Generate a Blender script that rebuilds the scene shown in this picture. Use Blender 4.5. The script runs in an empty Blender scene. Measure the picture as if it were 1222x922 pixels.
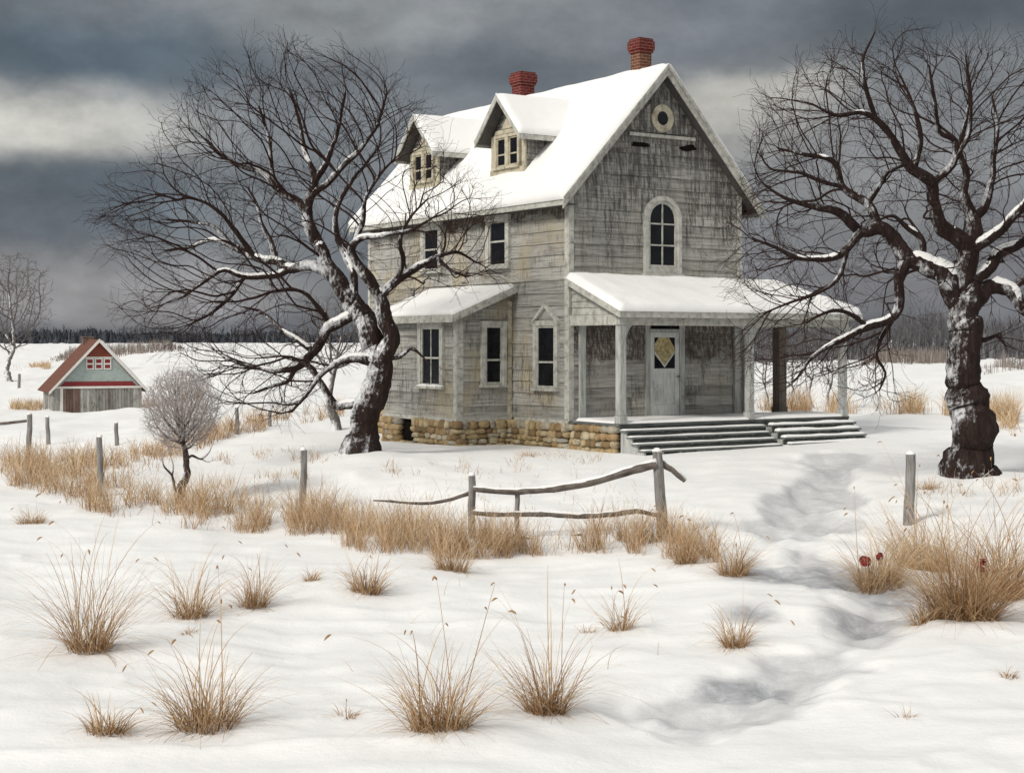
import bpy, bmesh, math, random
import numpy as np
from mathutils import Vector, Matrix

random.seed(7)
RNG = np.random.default_rng(7)
SC = bpy.context.scene
COL = SC.collection
R = math.radians
PI = math.pi

# ------------------------------------------------------------------ camera numbers
F, HY, ZC = 1851.8, 411.9, 1.764          # focal length (px of a 1222 wide picture), horizon row, eye height


def at(px, py, Y):
    return Vector(((px - 611) / F * Y, Y, ZC - (py - HY) / F * Y))


# ------------------------------------------------------------------ numpy value noise
_TAB = np.random.default_rng(3).random((256, 256))


def vnoise(x, y):
    x = np.asarray(x, float); y = np.asarray(y, float)
    xi = np.floor(x).astype(int); yi = np.floor(y).astype(int)
    fx = x - xi; fy = y - yi
    fx = fx * fx * fx * (fx * (fx * 6 - 15) + 10); fy = fy * fy * fy * (fy * (fy * 6 - 15) + 10)
    a = _TAB[xi & 255, yi & 255]; b = _TAB[(xi + 1) & 255, yi & 255]
    c = _TAB[xi & 255, (yi + 1) & 255]; d = _TAB[(xi + 1) & 255, (yi + 1) & 255]
    return (a * (1 - fx) + b * fx) * (1 - fy) + (c * (1 - fx) + d * fx) * fy


def fbm(x, y, o=3):
    s = 0; a = .5; t = 0
    for i in range(o):
        s = s + a * vnoise(x * 2 ** i + 17.3 * i, y * 2 ** i + 5.1 * i); t += a; a *= .5
    return s / t


# ------------------------------------------------------------------ terrain
CP = []
for Y in (4, 8, 12, 16, 20):
    for px, z in ((-700, -1.35), (60, -1.36), (350, -1.3), (611, -1.34), (900, -1.32), (1150, -1.26), (1900, -1.2)):
        CP.append((px, Y, z + .05 * math.sin(px * .011 + Y * .5)))
ROWS = {
    25: [(-700, -1.3), (60, -1.3), (250, -1.3), (450, -1.28), (600, -1.3), (800, -1.22), (1000, -1.15), (1150, -1.02), (1900, -.8)],
    29: [(-700, -1.3), (60, -1.24), (250, -1.22), (450, -1.08), (600, -1.02), (800, -.95), (1000, -.88), (1150, -.70), (1900, -.5)],
    34: [(-700, -1.3), (60, -1.2), (250, -1.05), (435, -.62), (600, -.66), (800, -.66), (1000, -.64), (1150, -.58), (1900, -.4)],
    38: [(-700, -1.4), (60, -1.2), (250, -.95), (450, -.68), (600, -.68), (800, -.64), (1000, -.56), (1150, -.52), (1900, -.4)],
    50: [(-700, -1.6), (60, -1.35), (250, -.92), (450, -.8), (800, -.65), (1000, -.5), (1150, -.48), (1900, -.4)],
    90: [(-700, -2.6), (60, -2.5), (250, -1.9), (450, -1.5), (800, -1.0), (1000, -.75), (1150, -.65), (1900, -.4)],
    140: [(-700, -4.4), (60, -4.25), (120, -4.25), (250, -3.5), (450, -3.0), (800, -1.8), (1000, -.7), (1150, -.3), (1900, 0)],
    220: [(-700, -4.2), (60, -3.9), (250, -2.0), (450, -1.8), (800, -1.2), (1000, -.6), (1150, -.4), (1900, 0)],
    350: [(-700, -2), (60, -1.6), (250, 1.2), (450, 1.0), (800, .4), (1000, -.2), (1150, -.2), (1900, .5)],
    600: [(-700, 2), (60, 2.4), (250, 2.6), (450, 2.6), (800, 2.6), (1150, 2.6), (1900, 3)],
    1000: [(-700, 5), (60, 5.2), (450, 5.4), (800, 5.4), (1150, 5.4), (1900, 6)],
    1600: [(-700, 8), (250, 8), (800, 8), (1900, 8)],
}
for Y, l in ROWS.items():
    for px, z in l:
        CP.append((px, Y, z))
CP = np.array(CP, float)
_C = np.stack([(CP[:, 0] - 611) / F * 2.0, np.log(CP[:, 1])], 1)


def _phi(r2):
    return np.where(r2 > 1e-12, .5 * r2 * np.log(np.maximum(r2, 1e-12)), 0)


_n = len(_C)
_A = np.zeros((_n + 3, _n + 3))
_A[:_n, :_n] = _phi(((_C[:, None] - _C[None]) ** 2).sum(-1)) + np.eye(_n) * 2e-3
_A[:_n, _n] = 1; _A[:_n, _n + 1:] = _C; _A[_n:, :_n] = _A[:_n, _n:].T
_W = np.linalg.solve(_A, np.concatenate([CP[:, 2], np.zeros(3)]))

PATH = [(985, 548), (1005, 585), (985, 622), (955, 655), (960, 690), (1020, 700), (1055, 725), (1020, 765), (950, 800), (870, 828), (800, 848)]
PATH2 = [(985, 600), (930, 640), (900, 668), (940, 690)]


def T0(X, Y):
    X = np.asarray(X, float).ravel(); Y = np.asarray(Y, float).ravel()
    out = np.empty(len(X))
    for i in range(0, len(X), 40000):
        x = X[i:i + 40000]; y = np.maximum(Y[i:i + 40000], 3.0)
        q = np.stack([np.clip(x / y, -.8, .8) * 2.0, np.log(y)], 1)
        r2 = (q[:, None, 0] - _C[None, :, 0]) ** 2 + (q[:, None, 1] - _C[None, :, 1]) ** 2
        out[i:i + 40000] = _phi(r2) @ _W[:_n] + _W[_n] + q @ _W[_n + 1:]
    return out


def _flat(px, py):                         # rough ground point under a pixel, for the trodden path
    d = py - HY
    Y = 3.05 * F / d
    if py < 640: Y = 25.0 + (640 - py) * .092
    return ((px - 611) / F * Y, Y)


_PW = [[_flat(*p) for p in PATH], [_flat(*p) for p in PATH2]]


def path_dist(X, Y):
    best = np.full(X.shape, 99.)
    for pl in _PW:
        for (ax, ay), (bx, by) in zip(pl[:-1], pl[1:]):
            dx, dy = bx - ax, by - ay
            t = np.clip(((X - ax) * dx + (Y - ay) * dy) / (dx * dx + dy * dy), 0, 1)
            best = np.minimum(best, np.hypot(X - ax - t * dx, Y - ay - t * dy))
    return best


YAW, HX, HYW = .584, 1.338, 36.419
CS, SN = math.cos(YAW), math.sin(YAW)


def house_dist(X, Y):
    dx, dy = X - HX, Y - HYW
    u = dx * CS + dy * SN; w = -dx * SN + dy * CS
    ex = np.maximum(np.maximum(-1.7 - u, u - 7.3), 0); ey = np.maximum(np.maximum(-2.9 - w, w - 10), 0)
    return np.hypot(ex, ey)


def path_mask(X, Y):
    d = path_dist(X, Y) + (fbm(X * 1.3, Y * .8) - .5) * 1.3
    return np.clip(1 - d / .75, 0, 1)


TREES_AT = [(-3.23, 34.0), (8.6, 28.8)]


def T(X, Y):
    X = np.asarray(X, float); Y = np.asarray(Y, float); sh = X.shape
    X = X.ravel(); Y = Y.ravel()
    z = T0(X, Y)
    hd = np.clip(house_dist(X, Y) / 2.5, .15, 1)
    far = np.clip(Y / 40, .5, 6)
    z = z + (fbm(X * .33 + 3, Y * .25 + 9, 2) - .5) * .34 * hd * np.clip(far, .7, 2.2)
    z = z + (fbm(X * .95 + .25 * Y, Y * .62, 2) - .5) * .10 * hd
    ridge = 1 - np.abs(fbm(X * .5 + 40, Y * .9 + 11, 3) - .5) * 3.2
    z = z + np.clip(ridge, 0, 1) ** 2 * .05 * hd
    z = z + (fbm(X * 4.1, Y * 3.7, 2) - .5) * .012
    m = path_mask(X, Y)
    z = z - m * (.13 + .16 * (fbm(X * 2.3, Y * 2.1 + 30, 2) - .35))
    for tx, ty in TREES_AT:
        z = z + .16 * np.exp(-((X - tx) ** 2 + (Y - ty) ** 2) / 1.2)
    return z.reshape(sh)


# ground lookup by picture row: table of rows over columns
_PXC = np.arange(-60, 1291, 15.)
_YG = np.exp(np.linspace(math.log(9), math.log(900), 420))
_TT = T((_PXC[:, None] - 611) / F * _YG[None], np.broadcast_to(_YG[None], (len(_PXC), len(_YG))))
_PYT = HY - (_TT - ZC) / _YG[None] * F
_PYT = np.minimum.accumulate(_PYT, axis=1)


def ground_px(px, py):
    """the ground points seen at picture positions px, py"""
    px = np.atleast_1d(np.asarray(px, float)); py = np.atleast_1d(np.asarray(py, float))
    ci = np.clip(np.rint((px + 60) / 15).astype(int), 0, len(_PXC) - 1)
    Y = np.empty(len(px))
    for c in np.unique(ci):
        s = ci == c
        Y[s] = np.interp(-py[s], -_PYT[c], _YG)
    X = (px - 611) / F * Y
    return np.stack([X, Y, T(X, Y)], 1)


def gp(px, py):
    return Vector(ground_px(px, py)[0])


# ------------------------------------------------------------------ scene helpers
def tag(o, label=None, cat=None, group=None, kind=None):
    if label: o['label'] = label
    if cat: o['category'] = cat
    if group: o['group'] = group
    if kind: o['kind'] = kind
    return o


def empty(name, loc, rz=0, label=None, cat=None, group=None):
    o = bpy.data.objects.new(name, None); COL.objects.link(o)
    o.empty_display_size = .2
    o.location = loc; o.rotation_euler = (0, 0, rz)
    return tag(o, label, cat, group)


def link(name, me, parent=None, loc=None):
    o = bpy.data.objects.new(name, me); COL.objects.link(o)
    if parent is not None: o.parent = parent
    if loc is not None: o.location = loc
    return o


class MB:
    """collects shapes for ONE mesh; fr maps (right, out, up) of a wall plane to the thing's own axes"""

    def __init__(s, fr=None):
        s.v = []; s.f = []; s.t = []; s.fr = fr

    def add(s, vs, fs, tint=.5):
        b = len(s.v)
        for p in vs:
            p = Vector(p)
            s.v.append(s.fr(p) if s.fr else p)
        for f in fs:
            s.f.append([i + b for i in f]); s.t.append(tint)

    def box(s, a, b, tint=.5, M=None):
        x0, y0, z0 = a; x1, y1, z1 = b
        vs = [Vector(p) for p in ((x0, y0, z0), (x1, y0, z0), (x1, y1, z0), (x0, y1, z0), (x0, y0, z1), (x1, y0, z1), (x1, y1, z1), (x0, y1, z1))]
        if M is not None: vs = [M @ p for p in vs]
        s.add(vs, [(3, 2, 1, 0), (4, 5, 6, 7), (0, 1, 5, 4), (1, 2, 6, 5), (2, 3, 7, 6), (3, 0, 4, 7)], tint)

    def hexa(s, vs, tint=.5):
        s.add(vs, [(3, 2, 1, 0), (4, 5, 6, 7), (0, 1, 5, 4), (1, 2, 6, 5), (2, 3, 7, 6), (3, 0, 4, 7)], tint)

    def slab(s, q, th, tint=.5):
        q = [Vector(p) for p in q]
        n = (q[1] - q[0]).cross(q[3] - q[0]).normalized() * th
        s.hexa([p - n for p in q] + q, tint)

    def prism(s, poly, b0, b1, tint=.5):
        """poly of (right, up) extruded along out"""
        n = len(poly)
        vs = [(a, b0, z) for a, z in poly] + [(a, b1, z) for a, z in poly]
        fs = [list(range(n)), list(range(2 * n - 1, n - 1, -1))] + [(i, (i + 1) % n, n + (i + 1) % n, n + i) for i in range(n)]
        s.add(vs, fs, tint)

    def ring(s, outer, inner, b0, b1, tint=.5):
        n = len(outer)
        vs = [(a, b0, z) for a, z in outer] + [(a, b0, z) for a, z in inner] + [(a, b1, z) for a, z in outer] + [(a, b1, z) for a, z in inner]
        fs = []
        for i in range(n):
            j = (i + 1) % n
            fs += [(i, j, n + j, n + i), (2 * n + i, 3 * n + i, 3 * n + j, 2 * n + j), (i, 2 * n + i, 2 * n + j, j), (n + i, n + j, 3 * n + j, 3 * n + i)]
        s.add(vs, fs, tint)

    def tube(s, pts, rad, n=8, tint=.5, cap=True, jit=0):
        pts = [Vector(p) for p in pts]
        k = len(pts)
        up = None; rings = []
        for i in range(k):
            d = (pts[min(i + 1, k - 1)] - pts[max(i - 1, 0)]).normalized()
            if up is None:
                up = d.orthogonal().normalized()
            else:
                up = (up - d * up.dot(d)).normalized()
            w = d.cross(up)
            rr = []
            for j in range(n):
                a = 2 * PI * j / n
                r = rad[i] * (1 + (random.uniform(-jit, jit) if jit else 0))
                rr.append(pts[i] + (up * math.cos(a) + w * math.sin(a)) * r)
            rings += rr
        fs = []
        for i in range(k - 1):
            for j in range(n):
                jj = (j + 1) % n
                fs.append((i * n + j, i * n + jj, (i + 1) * n + jj, (i + 1) * n + j))
        if cap:
            fs.append(list(range(n))[::-1]); fs.append([(k - 1) * n + j for j in range(n)])
        s.add(rings, fs, tint)

    def build(s, name, mat, parent=None, smooth=False, bevel=0, recalc=True, loc=None):
        me = bpy.data.meshes.new(name)
        me.from_pydata([tuple(p) for p in s.v], [], s.f)
        at_ = me.attributes.new('tint', 'FLOAT', 'FACE')
        at_.data.foreach_set('value', np.array(s.t, np.float32))
        if recalc:
            bm = bmesh.new(); bm.from_mesh(me)
            bmesh.ops.recalc_face_normals(bm, faces=bm.faces)
            bm.to_mesh(me); bm.free()
        if smooth:
            me.polygons.foreach_set('use_smooth', [True] * len(me.polygons))
        me.materials.append(mat)
        o = link(name, me, parent, loc)
        if bevel:
            m = o.modifiers.new('edge', 'BEVEL'); m.width = bevel; m.segments = 2; m.limit_method = 'ANGLE'; m.angle_limit = R(40)
        return o


def np_mesh(name, V, Fq, mat, parent=None, tint=None, smooth=True, loc=None):
    """V (n,3), Fq (m,k) array -> object"""
    me = bpy.data.meshes.new(name)
    V = np.asarray(V, np.float32); Fq = np.asarray(Fq, np.int32)
    k = Fq.shape[1]
    me.vertices.add(len(V)); me.vertices.foreach_set('co', V.ravel())
    me.loops.add(Fq.size); me.loops.foreach_set('vertex_index', Fq.ravel())
    me.polygons.add(len(Fq))
    me.polygons.foreach_set('loop_start', np.arange(0, Fq.size, k, dtype=np.int32))
    me.update(calc_edges=True)
    if tint is not None:
        a = me.attributes.new('tint', 'FLOAT', 'FACE'); a.data.foreach_set('value', np.asarray(tint, np.float32))
    if smooth: me.polygons.foreach_set('use_smooth', np.ones(len(Fq), bool))
    me.materials.append(mat)
    return link(name, me, parent, loc)


# ------------------------------------------------------------------ materials
class NT:
    def __init__(s, name, rough=.8, spec=.3):
        s.m = bpy.data.materials.new(name); s.m.use_nodes = True
        s.t = s.m.node_tree; s.b = s.t.nodes['Principled BSDF']
        s.b.inputs['Roughness'].default_value = rough
        s.b.inputs['Specular IOR Level'].default_value = spec

    def n(s, ty, **kw):
        o = s.t.nodes.new(ty)
        for k, v in kw.items():
            if k.startswith('i_'):
                o.inputs[k[2:].replace('_', ' ')].default_value = v
            else:
                setattr(o, k, v)
        return o

    def l(s, a, b): s.t.links.new(a, b)

    def coord(s, scale=(1, 1, 1), rot=(0, 0, 0)):
        c = s.n('ShaderNodeTexCoord'); m = s.n('ShaderNodeMapping')
        m.inputs['Scale'].default_value = scale; m.inputs['Rotation'].default_value = rot
        s.l(c.outputs['Object'], m.inputs['Vector'])
        return m.outputs['Vector']

    def noise(s, scale, vec=None, detail=4, rough=.6, dist=0):
        o = s.n('ShaderNodeTexNoise')
        o.inputs['Scale'].default_value = scale; o.inputs['Detail'].default_value = detail
        o.inputs['Roughness'].default_value = rough; o.inputs['Distortion'].default_value = dist
        if vec is not None: s.l(vec, o.inputs['Vector'])
        return o.outputs['Fac']

    def ramp(s, fac, stops, interp='LINEAR'):
        o = s.n('ShaderNodeValToRGB'); o.color_ramp.interpolation = interp
        e = o.color_ramp.elements
        while len(e) < len(stops): e.new(.5)
        for q, (p, c) in zip(e, stops):
            q.position = p; q.color = (*c, 1) if len(c) == 3 else c
        s.l(fac, o.inputs['Fac'])
        return o.outputs['Color']

    def fac(s, f, a, b):
        o = s.n('ShaderNodeMapRange'); o.inputs['From Min'].default_value = a; o.inputs['From Max'].default_value = b
        o.interpolation_type = 'SMOOTHSTEP'
        s.l(f, o.inputs['Value'])
        return o.outputs['Result']

    def mix(s, f, a, b, mode='MIX'):
        o = s.n('ShaderNodeMix', data_type='RGBA', blend_type=mode)
        if isinstance(f, (int, float)): o.inputs[0].default_value = f
        else: s.l(f, o.inputs[0])
        for i, q in ((6, a), (7, b)):
            if isinstance(q, (tuple, list)): o.inputs[i].default_value = (*q, 1)
            else: s.l(q, o.inputs[i])
        return o.outputs[2]

    def math(s, op, a, b=0.):
        o = s.n('ShaderNodeMath', operation=op)
        for i, q in ((0, a), (1, b)):
            if isinstance(q, (int, float)): o.inputs[i].default_value = q
            else: s.l(q, o.inputs[i])
        return o.outputs[0]

    def attr(s, name='tint'):
        return s.n('ShaderNodeAttribute', attribute_name=name).outputs['Fac']

    def bump(s, h, strength=.4, dist=.02):
        o = s.n('ShaderNodeBump'); o.inputs['Strength'].default_value = strength; o.inputs['Distance'].default_value = dist
        s.l(h, o.inputs['Height']); s.l(o.outputs['Normal'], s.b.inputs['Normal'])

    def color(s, c):
        if isinstance(c, (tuple, list)): s.b.inputs['Base Color'].default_value = (*c, 1)
        else: s.l(c, s.b.inputs['Base Color'])


def m_wood(name, base, dark, stain, stain_amt=.5, grain=(1.2, 1.2, 14), tint=.5, warm=None):
    """weathered paint on boards: grain along the board, blotches of bare dark wood, board to board variation"""
    t = NT(name, .85, .2)
    g = t.noise(2.2, t.coord(grain), 6, .65)
    c = t.ramp(g, [(.30, dark), (.52, base), (.75, tuple(min(1, x * 1.22) for x in base))])
    v = t.coord((1, 1, 1))
    big = t.noise(.9, v, 5, .62)
    fine = t.noise(7, t.coord((1.6, 1.6, .45)), 5, .7)
    if warm:
        sx = t.n('ShaderNodeSeparateXYZ'); t.l(t.coord(), sx.inputs[0])
        wf = t.math('MULTIPLY', t.fac(t.noise(.7, t.coord((1, 1.3, 1.1)), 3), .45, .68), t.math('ADD', .22, t.math('MULTIPLY', t.math('LESS_THAN', sx.outputs['X'], -.004), .7)))
        c = t.mix(wf, c, warm)
    m = t.math('MULTIPLY', t.fac(big, .46, .66), t.fac(fine, .42, .62))
    c = t.mix(t.math('MULTIPLY', m, stain_amt), c, stain)
    tn = t.math('ADD', t.math('MULTIPLY', t.attr(), tint), 1 - tint * .5)
    cmb = t.n('ShaderNodeCombineColor'); [t.l(tn, cmb.inputs[i]) for i in range(3)]
    c = t.mix(1.0, c, cmb.outputs[0], 'MULTIPLY')
    t.color(c); t.bump(t.math('ADD', g, t.math('MULTIPLY', fine, .6)), .5, .012)
    return t


def streaked_wall():
    """siding paint: old boards with vertical run-off streaks and peeled reddish patches, with roof shade painted in at the porch"""
    t = m_wood('weathered_siding', (.365, .358, .33), (.14, .13, .118), (.055, .046, .04), .6, (.45, .45, 10), .36, (.38, .335, .24))
    prev = t.b.inputs['Base Color'].links[0].from_socket
    # streaks running down and cross hatch of peeling paint
    st = t.noise(6, t.coord((2.4, 2.4, .22)), 5, .7)
    pt = t.noise(.55, t.coord((1, 1, 1)), 4, .6)
    sep = t.n('ShaderNodeSeparateXYZ'); t.l(t.coord(), sep.inputs[0])
    # rot starts where water gets in: under the gable peak and along the board ends high on the wall
    zz = t.fac(sep.outputs['Z'], 3.7, 6.6)
    m = t.math('MULTIPLY', t.fac(t.math('ADD', st, t.math('MULTIPLY', zz, .10)), .47, .68), t.fac(t.math('ADD', pt, t.math('MULTIPLY', zz, .16)), .42, .64))
    c = t.mix(t.math('MULTIPLY', m, .78), prev, (.040, .037, .034))
    # peeled reddish-brown patches; on the porch wall partly painted roof shade
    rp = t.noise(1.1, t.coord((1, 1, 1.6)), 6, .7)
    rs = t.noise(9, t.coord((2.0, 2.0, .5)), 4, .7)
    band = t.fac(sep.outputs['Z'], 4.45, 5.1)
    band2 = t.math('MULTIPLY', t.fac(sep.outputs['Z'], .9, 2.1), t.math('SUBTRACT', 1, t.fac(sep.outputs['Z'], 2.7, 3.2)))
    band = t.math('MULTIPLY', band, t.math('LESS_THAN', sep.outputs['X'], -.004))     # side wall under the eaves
    band2 = t.math('MULTIPLY', band2, t.math('GREATER_THAN', sep.outputs['X'], .1))    # front wall inside the porch: brown boards and painted roof shade
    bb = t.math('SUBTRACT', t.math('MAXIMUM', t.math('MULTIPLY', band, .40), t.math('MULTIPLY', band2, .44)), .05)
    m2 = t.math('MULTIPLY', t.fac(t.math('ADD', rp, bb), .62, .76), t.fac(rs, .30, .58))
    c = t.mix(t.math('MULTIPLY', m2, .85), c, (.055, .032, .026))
    t.color(c)
    return t.m


def m_snow(name='snow', tint=(.875, .87, .85), bump=.35, path=False):
    t = NT(name, .75, .25)
    n1 = t.noise(3.2, t.coord(), 6, .65); n2 = t.noise(45, t.coord(), 3, .7)
    c = t.ramp(n1, [(.3, tuple(x * .965 for x in tint)), (.7, tint)])
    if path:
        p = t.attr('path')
        hollow_shade = t.ramp(t.noise(6, t.coord((1, .8, 1)), 5, .7), [(.3, (.22, .225, .24)), (.55, (.38, .39, .41)), (.75, (.60, .615, .635))])  # grey shade of the hollows, painted into the trodden snow
        c = t.mix(p, c, hollow_shade)
    t.color(c)
    t.b.inputs['Subsurface Weight'].default_value = 0
    n3 = t.noise(11, t.coord((1, 1.7, 1)), 5, .7)
    t.bump(t.math('ADD', t.math('ADD', n1, t.math('MULTIPLY', n3, .35)), t.math('MULTIPLY', n2, .16)), bump, .05)
    return t.m


def m_bark(name, a, b, snow_amt=.0, ref=(-.8, -.25, .35)):
    """bark with wind-packed snow stuck to its weather side"""
    t = NT(name, .9, .15)
    w = t.noise(7, t.coord((1.4, 1.4, .35)), 6, .7, .6)
    c = t.ramp(w, [(.3, tuple(x * .5 for x in a)), (.5, a), (.72, b)])
    if snow_amt:
        g = t.n('ShaderNodeNewGeometry'); d = t.n('ShaderNodeVectorMath', operation='DOT_PRODUCT')
        t.l(g.outputs['True Normal'], d.inputs[0]); d.inputs[1].default_value = ref
        big = t.noise(1.5, t.coord((1, 1, 1.1)), 4, .6); fi = t.noise(16, t.coord((1, 1, .55)), 4, .75)
        s = t.math('ADD', t.math('MULTIPLY', d.outputs['Value'], .27), t.math('ADD', t.math('MULTIPLY', big, .95), t.math('MULTIPLY', fi, .55)))
        k = t.math('MULTIPLY', t.fac(s, .98 - snow_amt, 1.26 - snow_amt), .92)
        c = t.mix(k, c, (.80, .81, .83))
    t.color(c); t.bump(w, .9, .05)
    return t.m


def m_plain(name, c, rough=.8, spec=.3, var=.25, scale=5, bump=.2):
    t = NT(name, rough, spec)
    n = t.noise(scale, t.coord(), 5, .65)
    t.color(t.ramp(n, [(.3, tuple(x * (1 - var) for x in c)), (.7, tuple(min(1, x * (1 + var)) for x in c))]))
    if bump: t.bump(n, bump, .01)
    return t.m


def m_tinted(name, stops, rough=.75, spec=.2):
    t = NT(name, rough, spec)
    t.color(t.ramp(t.attr(), stops))
    return t.m


def m_brick(name, a, b, mortar, scale=1.0):
    t = NT(name, .9, .2)
    c = t.n('ShaderNodeTexCoord'); sp = t.n('ShaderNodeSeparateXYZ'); t.l(c.outputs['Object'], sp.inputs[0])
    cm = t.n('ShaderNodeCombineXYZ')
    t.l(t.math('ADD', sp.outputs['X'], sp.outputs['Y']), cm.inputs[0]); t.l(sp.outputs['Z'], cm.inputs[1])
    br = t.n('ShaderNodeTexBrick'); t.l(cm.outputs[0], br.inputs['Vector'])
    br.inputs['Color1'].default_value = (*a, 1); br.inputs['Color2'].default_value = (*b, 1); br.inputs['Mortar'].default_value = (*mortar, 1)
    br.inputs['Scale'].default_value = scale; br.inputs['Brick Width'].default_value = .21; br.inputs['Row Height'].default_value = .075
    br.inputs['Mortar Size'].default_value = .008; br.inputs['Bias'].default_value = 0
    n = t.noise(5, t.coord(), 5, .7)
    t.color(t.mix(t.math('MULTIPLY', t.fac(n, .45, .7), .6), br.outputs['Color'], tuple(x * .35 for x in a)))
    t.bump(br.outputs['Fac'], -.4, .01)
    return t.m


def m_glass(name='old_window_glass'):
    t = NT(name, .12, .22)
    n = t.noise(2.3, t.coord(), 3)
    t.color(t.ramp(n, [(.35, (.003, .0035, .005)), (.75, (.011, .013, .017))]))
    t.bump(t.noise(3.5, t.coord(), 2), .12, .02)
    return t.m


M = {}
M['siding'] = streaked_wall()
M['trim'] = m_wood('weathered_trim', (.48, .475, .43), (.26, .26, .235), (.12, .09, .065), .45, (3, 3, 3), .3).m
M['trim_warm'] = m_wood('dormer_trim', (.52, .475, .36), (.30, .27, .20), (.14, .1, .06), .5, (3, 3, 3), .3).m
M['post'] = m_wood('post_paint', (.42, .43, .41), (.25, .25, .24), (.11, .09, .075), .5, (8, 8, .8), .3).m
M['postbrown'] = m_wood('brown_post', (.17, .14, .12), (.08, .065, .055), (.05, .035, .03), .5, (8, 8, .8), .3).m  # darker and browner than the other porch posts
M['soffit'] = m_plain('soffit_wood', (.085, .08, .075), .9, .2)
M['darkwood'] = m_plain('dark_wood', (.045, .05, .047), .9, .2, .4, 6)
M['void'] = m_plain('unlit_gap', (.012, .01, .009), 1, 0)
M['step'] = m_wood('step_boards', (.16, .17, .165), (.07, .075, .07), (.04, .035, .03), .4, (1, 8, 8), .4).m
M['door'] = m_wood('door_paint', (.62, .635, .61), (.46, .475, .46), (.12, .10, .08), .55, (8, 8, 1.2), .1).m
M['curtain'] = m_plain('door_curtain', (.42, .35, .19), .95, .1, .55, 14, .5)
M['glass'] = m_glass()
M['snow'] = m_snow()
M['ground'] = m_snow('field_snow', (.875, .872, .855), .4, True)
M['brick'] = m_brick('chimney_brick', (.165, .022, .018), (.115, .018, .015), (.20, .12, .10))
M['brickbrown'] = m_brick('chimney_brick_weathered', (.17, .06, .033), (.12, .045, .028), (.27, .21, .15))
M['mortar'] = m_plain('stone_bed', (.10, .08, .055), .95, .1, .4, 8)
M['stone'] = m_tinted('field_stone', [(0, (.16, .115, .07)), (.3, (.36, .26, .14)), (.6, (.45, .36, .21)), (.85, (.5, .45, .33)), (1, (.33, .31, .27))], .9)
_t = NT('field_stone', .9, .2)
_c = _t.ramp(_t.attr(), [(0, (.17, .115, .06)), (.3, (.36, .25, .13)), (.6, (.46, .36, .2)), (.85, (.5, .44, .31)), (1, (.32, .30, .26))])
_n = len(_C)
_nn = _t.noise(9, _t.coord(), 6, .7)
_c = _t.mix(_t.math('MULTIPLY', _t.fac(_nn, .42, .66), .6), _c, (.14, .10, .06))
_t.color(_c); _t.bump(_nn, .6, .03); M['stone'] = _t.m
M['bark'] = m_bark('bark', (.026, .016, .0135), (.055, .037, .031), .18)
M['bark_r'] = m_bark('bark_dark', (.026, .016, .014), (.05, .034, .03), .085)
M['twig'] = m_plain('twigs', (.034, .020, .017), .9, .1, .3, 3, 0)
M['frost'] = m_plain('frosted_twigs', (.40, .355, .345), .9, .1, .3, 3, 0)
M['bushbark'] = m_bark('bush_bark', (.065, .048, .042), (.13, .1, .09), .12)
M['greybark'] = m_bark('grey_bark', (.15, .135, .125), (.3, .28, .27), .25)
M['greytwig'] = m_plain('grey_twigs', (.13, .115, .11), .9, .1, .3, 3, 0)
M['grass'] = m_tinted('dry_grass', [(0, (.15, .075, .035)), (.25, (.33, .185, .085)), (.6, (.52, .365, .21)), (1, (.70, .56, .39))])
M['fence'] = m_wood('fence_wood', (.24, .23, .22), (.09, .08, .075), (.06, .05, .045), .4, (8, 8, 1.2), .5).m
M['rail'] = m_wood('rail_wood', (.15, .13, .115), (.07, .058, .05), (.05, .04, .035), .4, (3, 3, 3), .5).m
M['red'] = m_plain('red_petals', (.20, .010, .014), .6, .3, .5, 30)
M['barnred'] = m_wood('barn_red', (.20, .055, .038), (.13, .035, .025), (.1, .06, .05), .4, (1, 1, 8), .3).m
M['barnband'] = m_wood('barn_red_band', (.20, .03, .033), (.15, .02, .025), (.1, .05, .045), .3, (1, 1, 8), .3).m
M['barnroof'] = m_wood('barn_roof', (.16, .07, .048), (.1, .04, .028), (.09, .06, .05), .5, (6, 1, 1), .3).m
M['barnteal'] = m_wood('barn_teal', (.32, .375, .355), (.22, .28, .27), (.2, .17, .13), .4, (1, 1, 8), .3).m
M['barngrey'] = m_wood('barn_planks', (.30, .295, .27), (.12, .11, .10), (.07, .045, .035), .8, (9, 9, .6), .7).m
M['barnred_plank'] = m_wood('barn_red_planks', (.17, .115, .095), (.07, .04, .033), (.05, .03, .025), .6, (9, 9, .6), .7).m
M['barnwhite'] = m_plain('barn_white_trim', (.62, .6, .56), .8, .2, .12)
M['metal'] = m_plain('old_brass', (.1, .08, .05), .4, .5)
M['wood_far'] = m_tinted('far_trees', [(0, (.035, .04, .05)), (.6, (.07, .075, .085)), (1, (.16, .165, .175))], .95, .05)
M['wood_grey'] = m_tinted('grey_wood', [(0, (.10, .097, .105)), (.6, (.15, .145, .152)), (1, (.21, .205, .21))], .95, .05)
M['brush'] = m_tinted('brush_stems', [(0, (.16, .125, .105)), (.6, (.28, .24, .21)), (1, (.42, .38, .35))], .95, .05)

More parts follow.
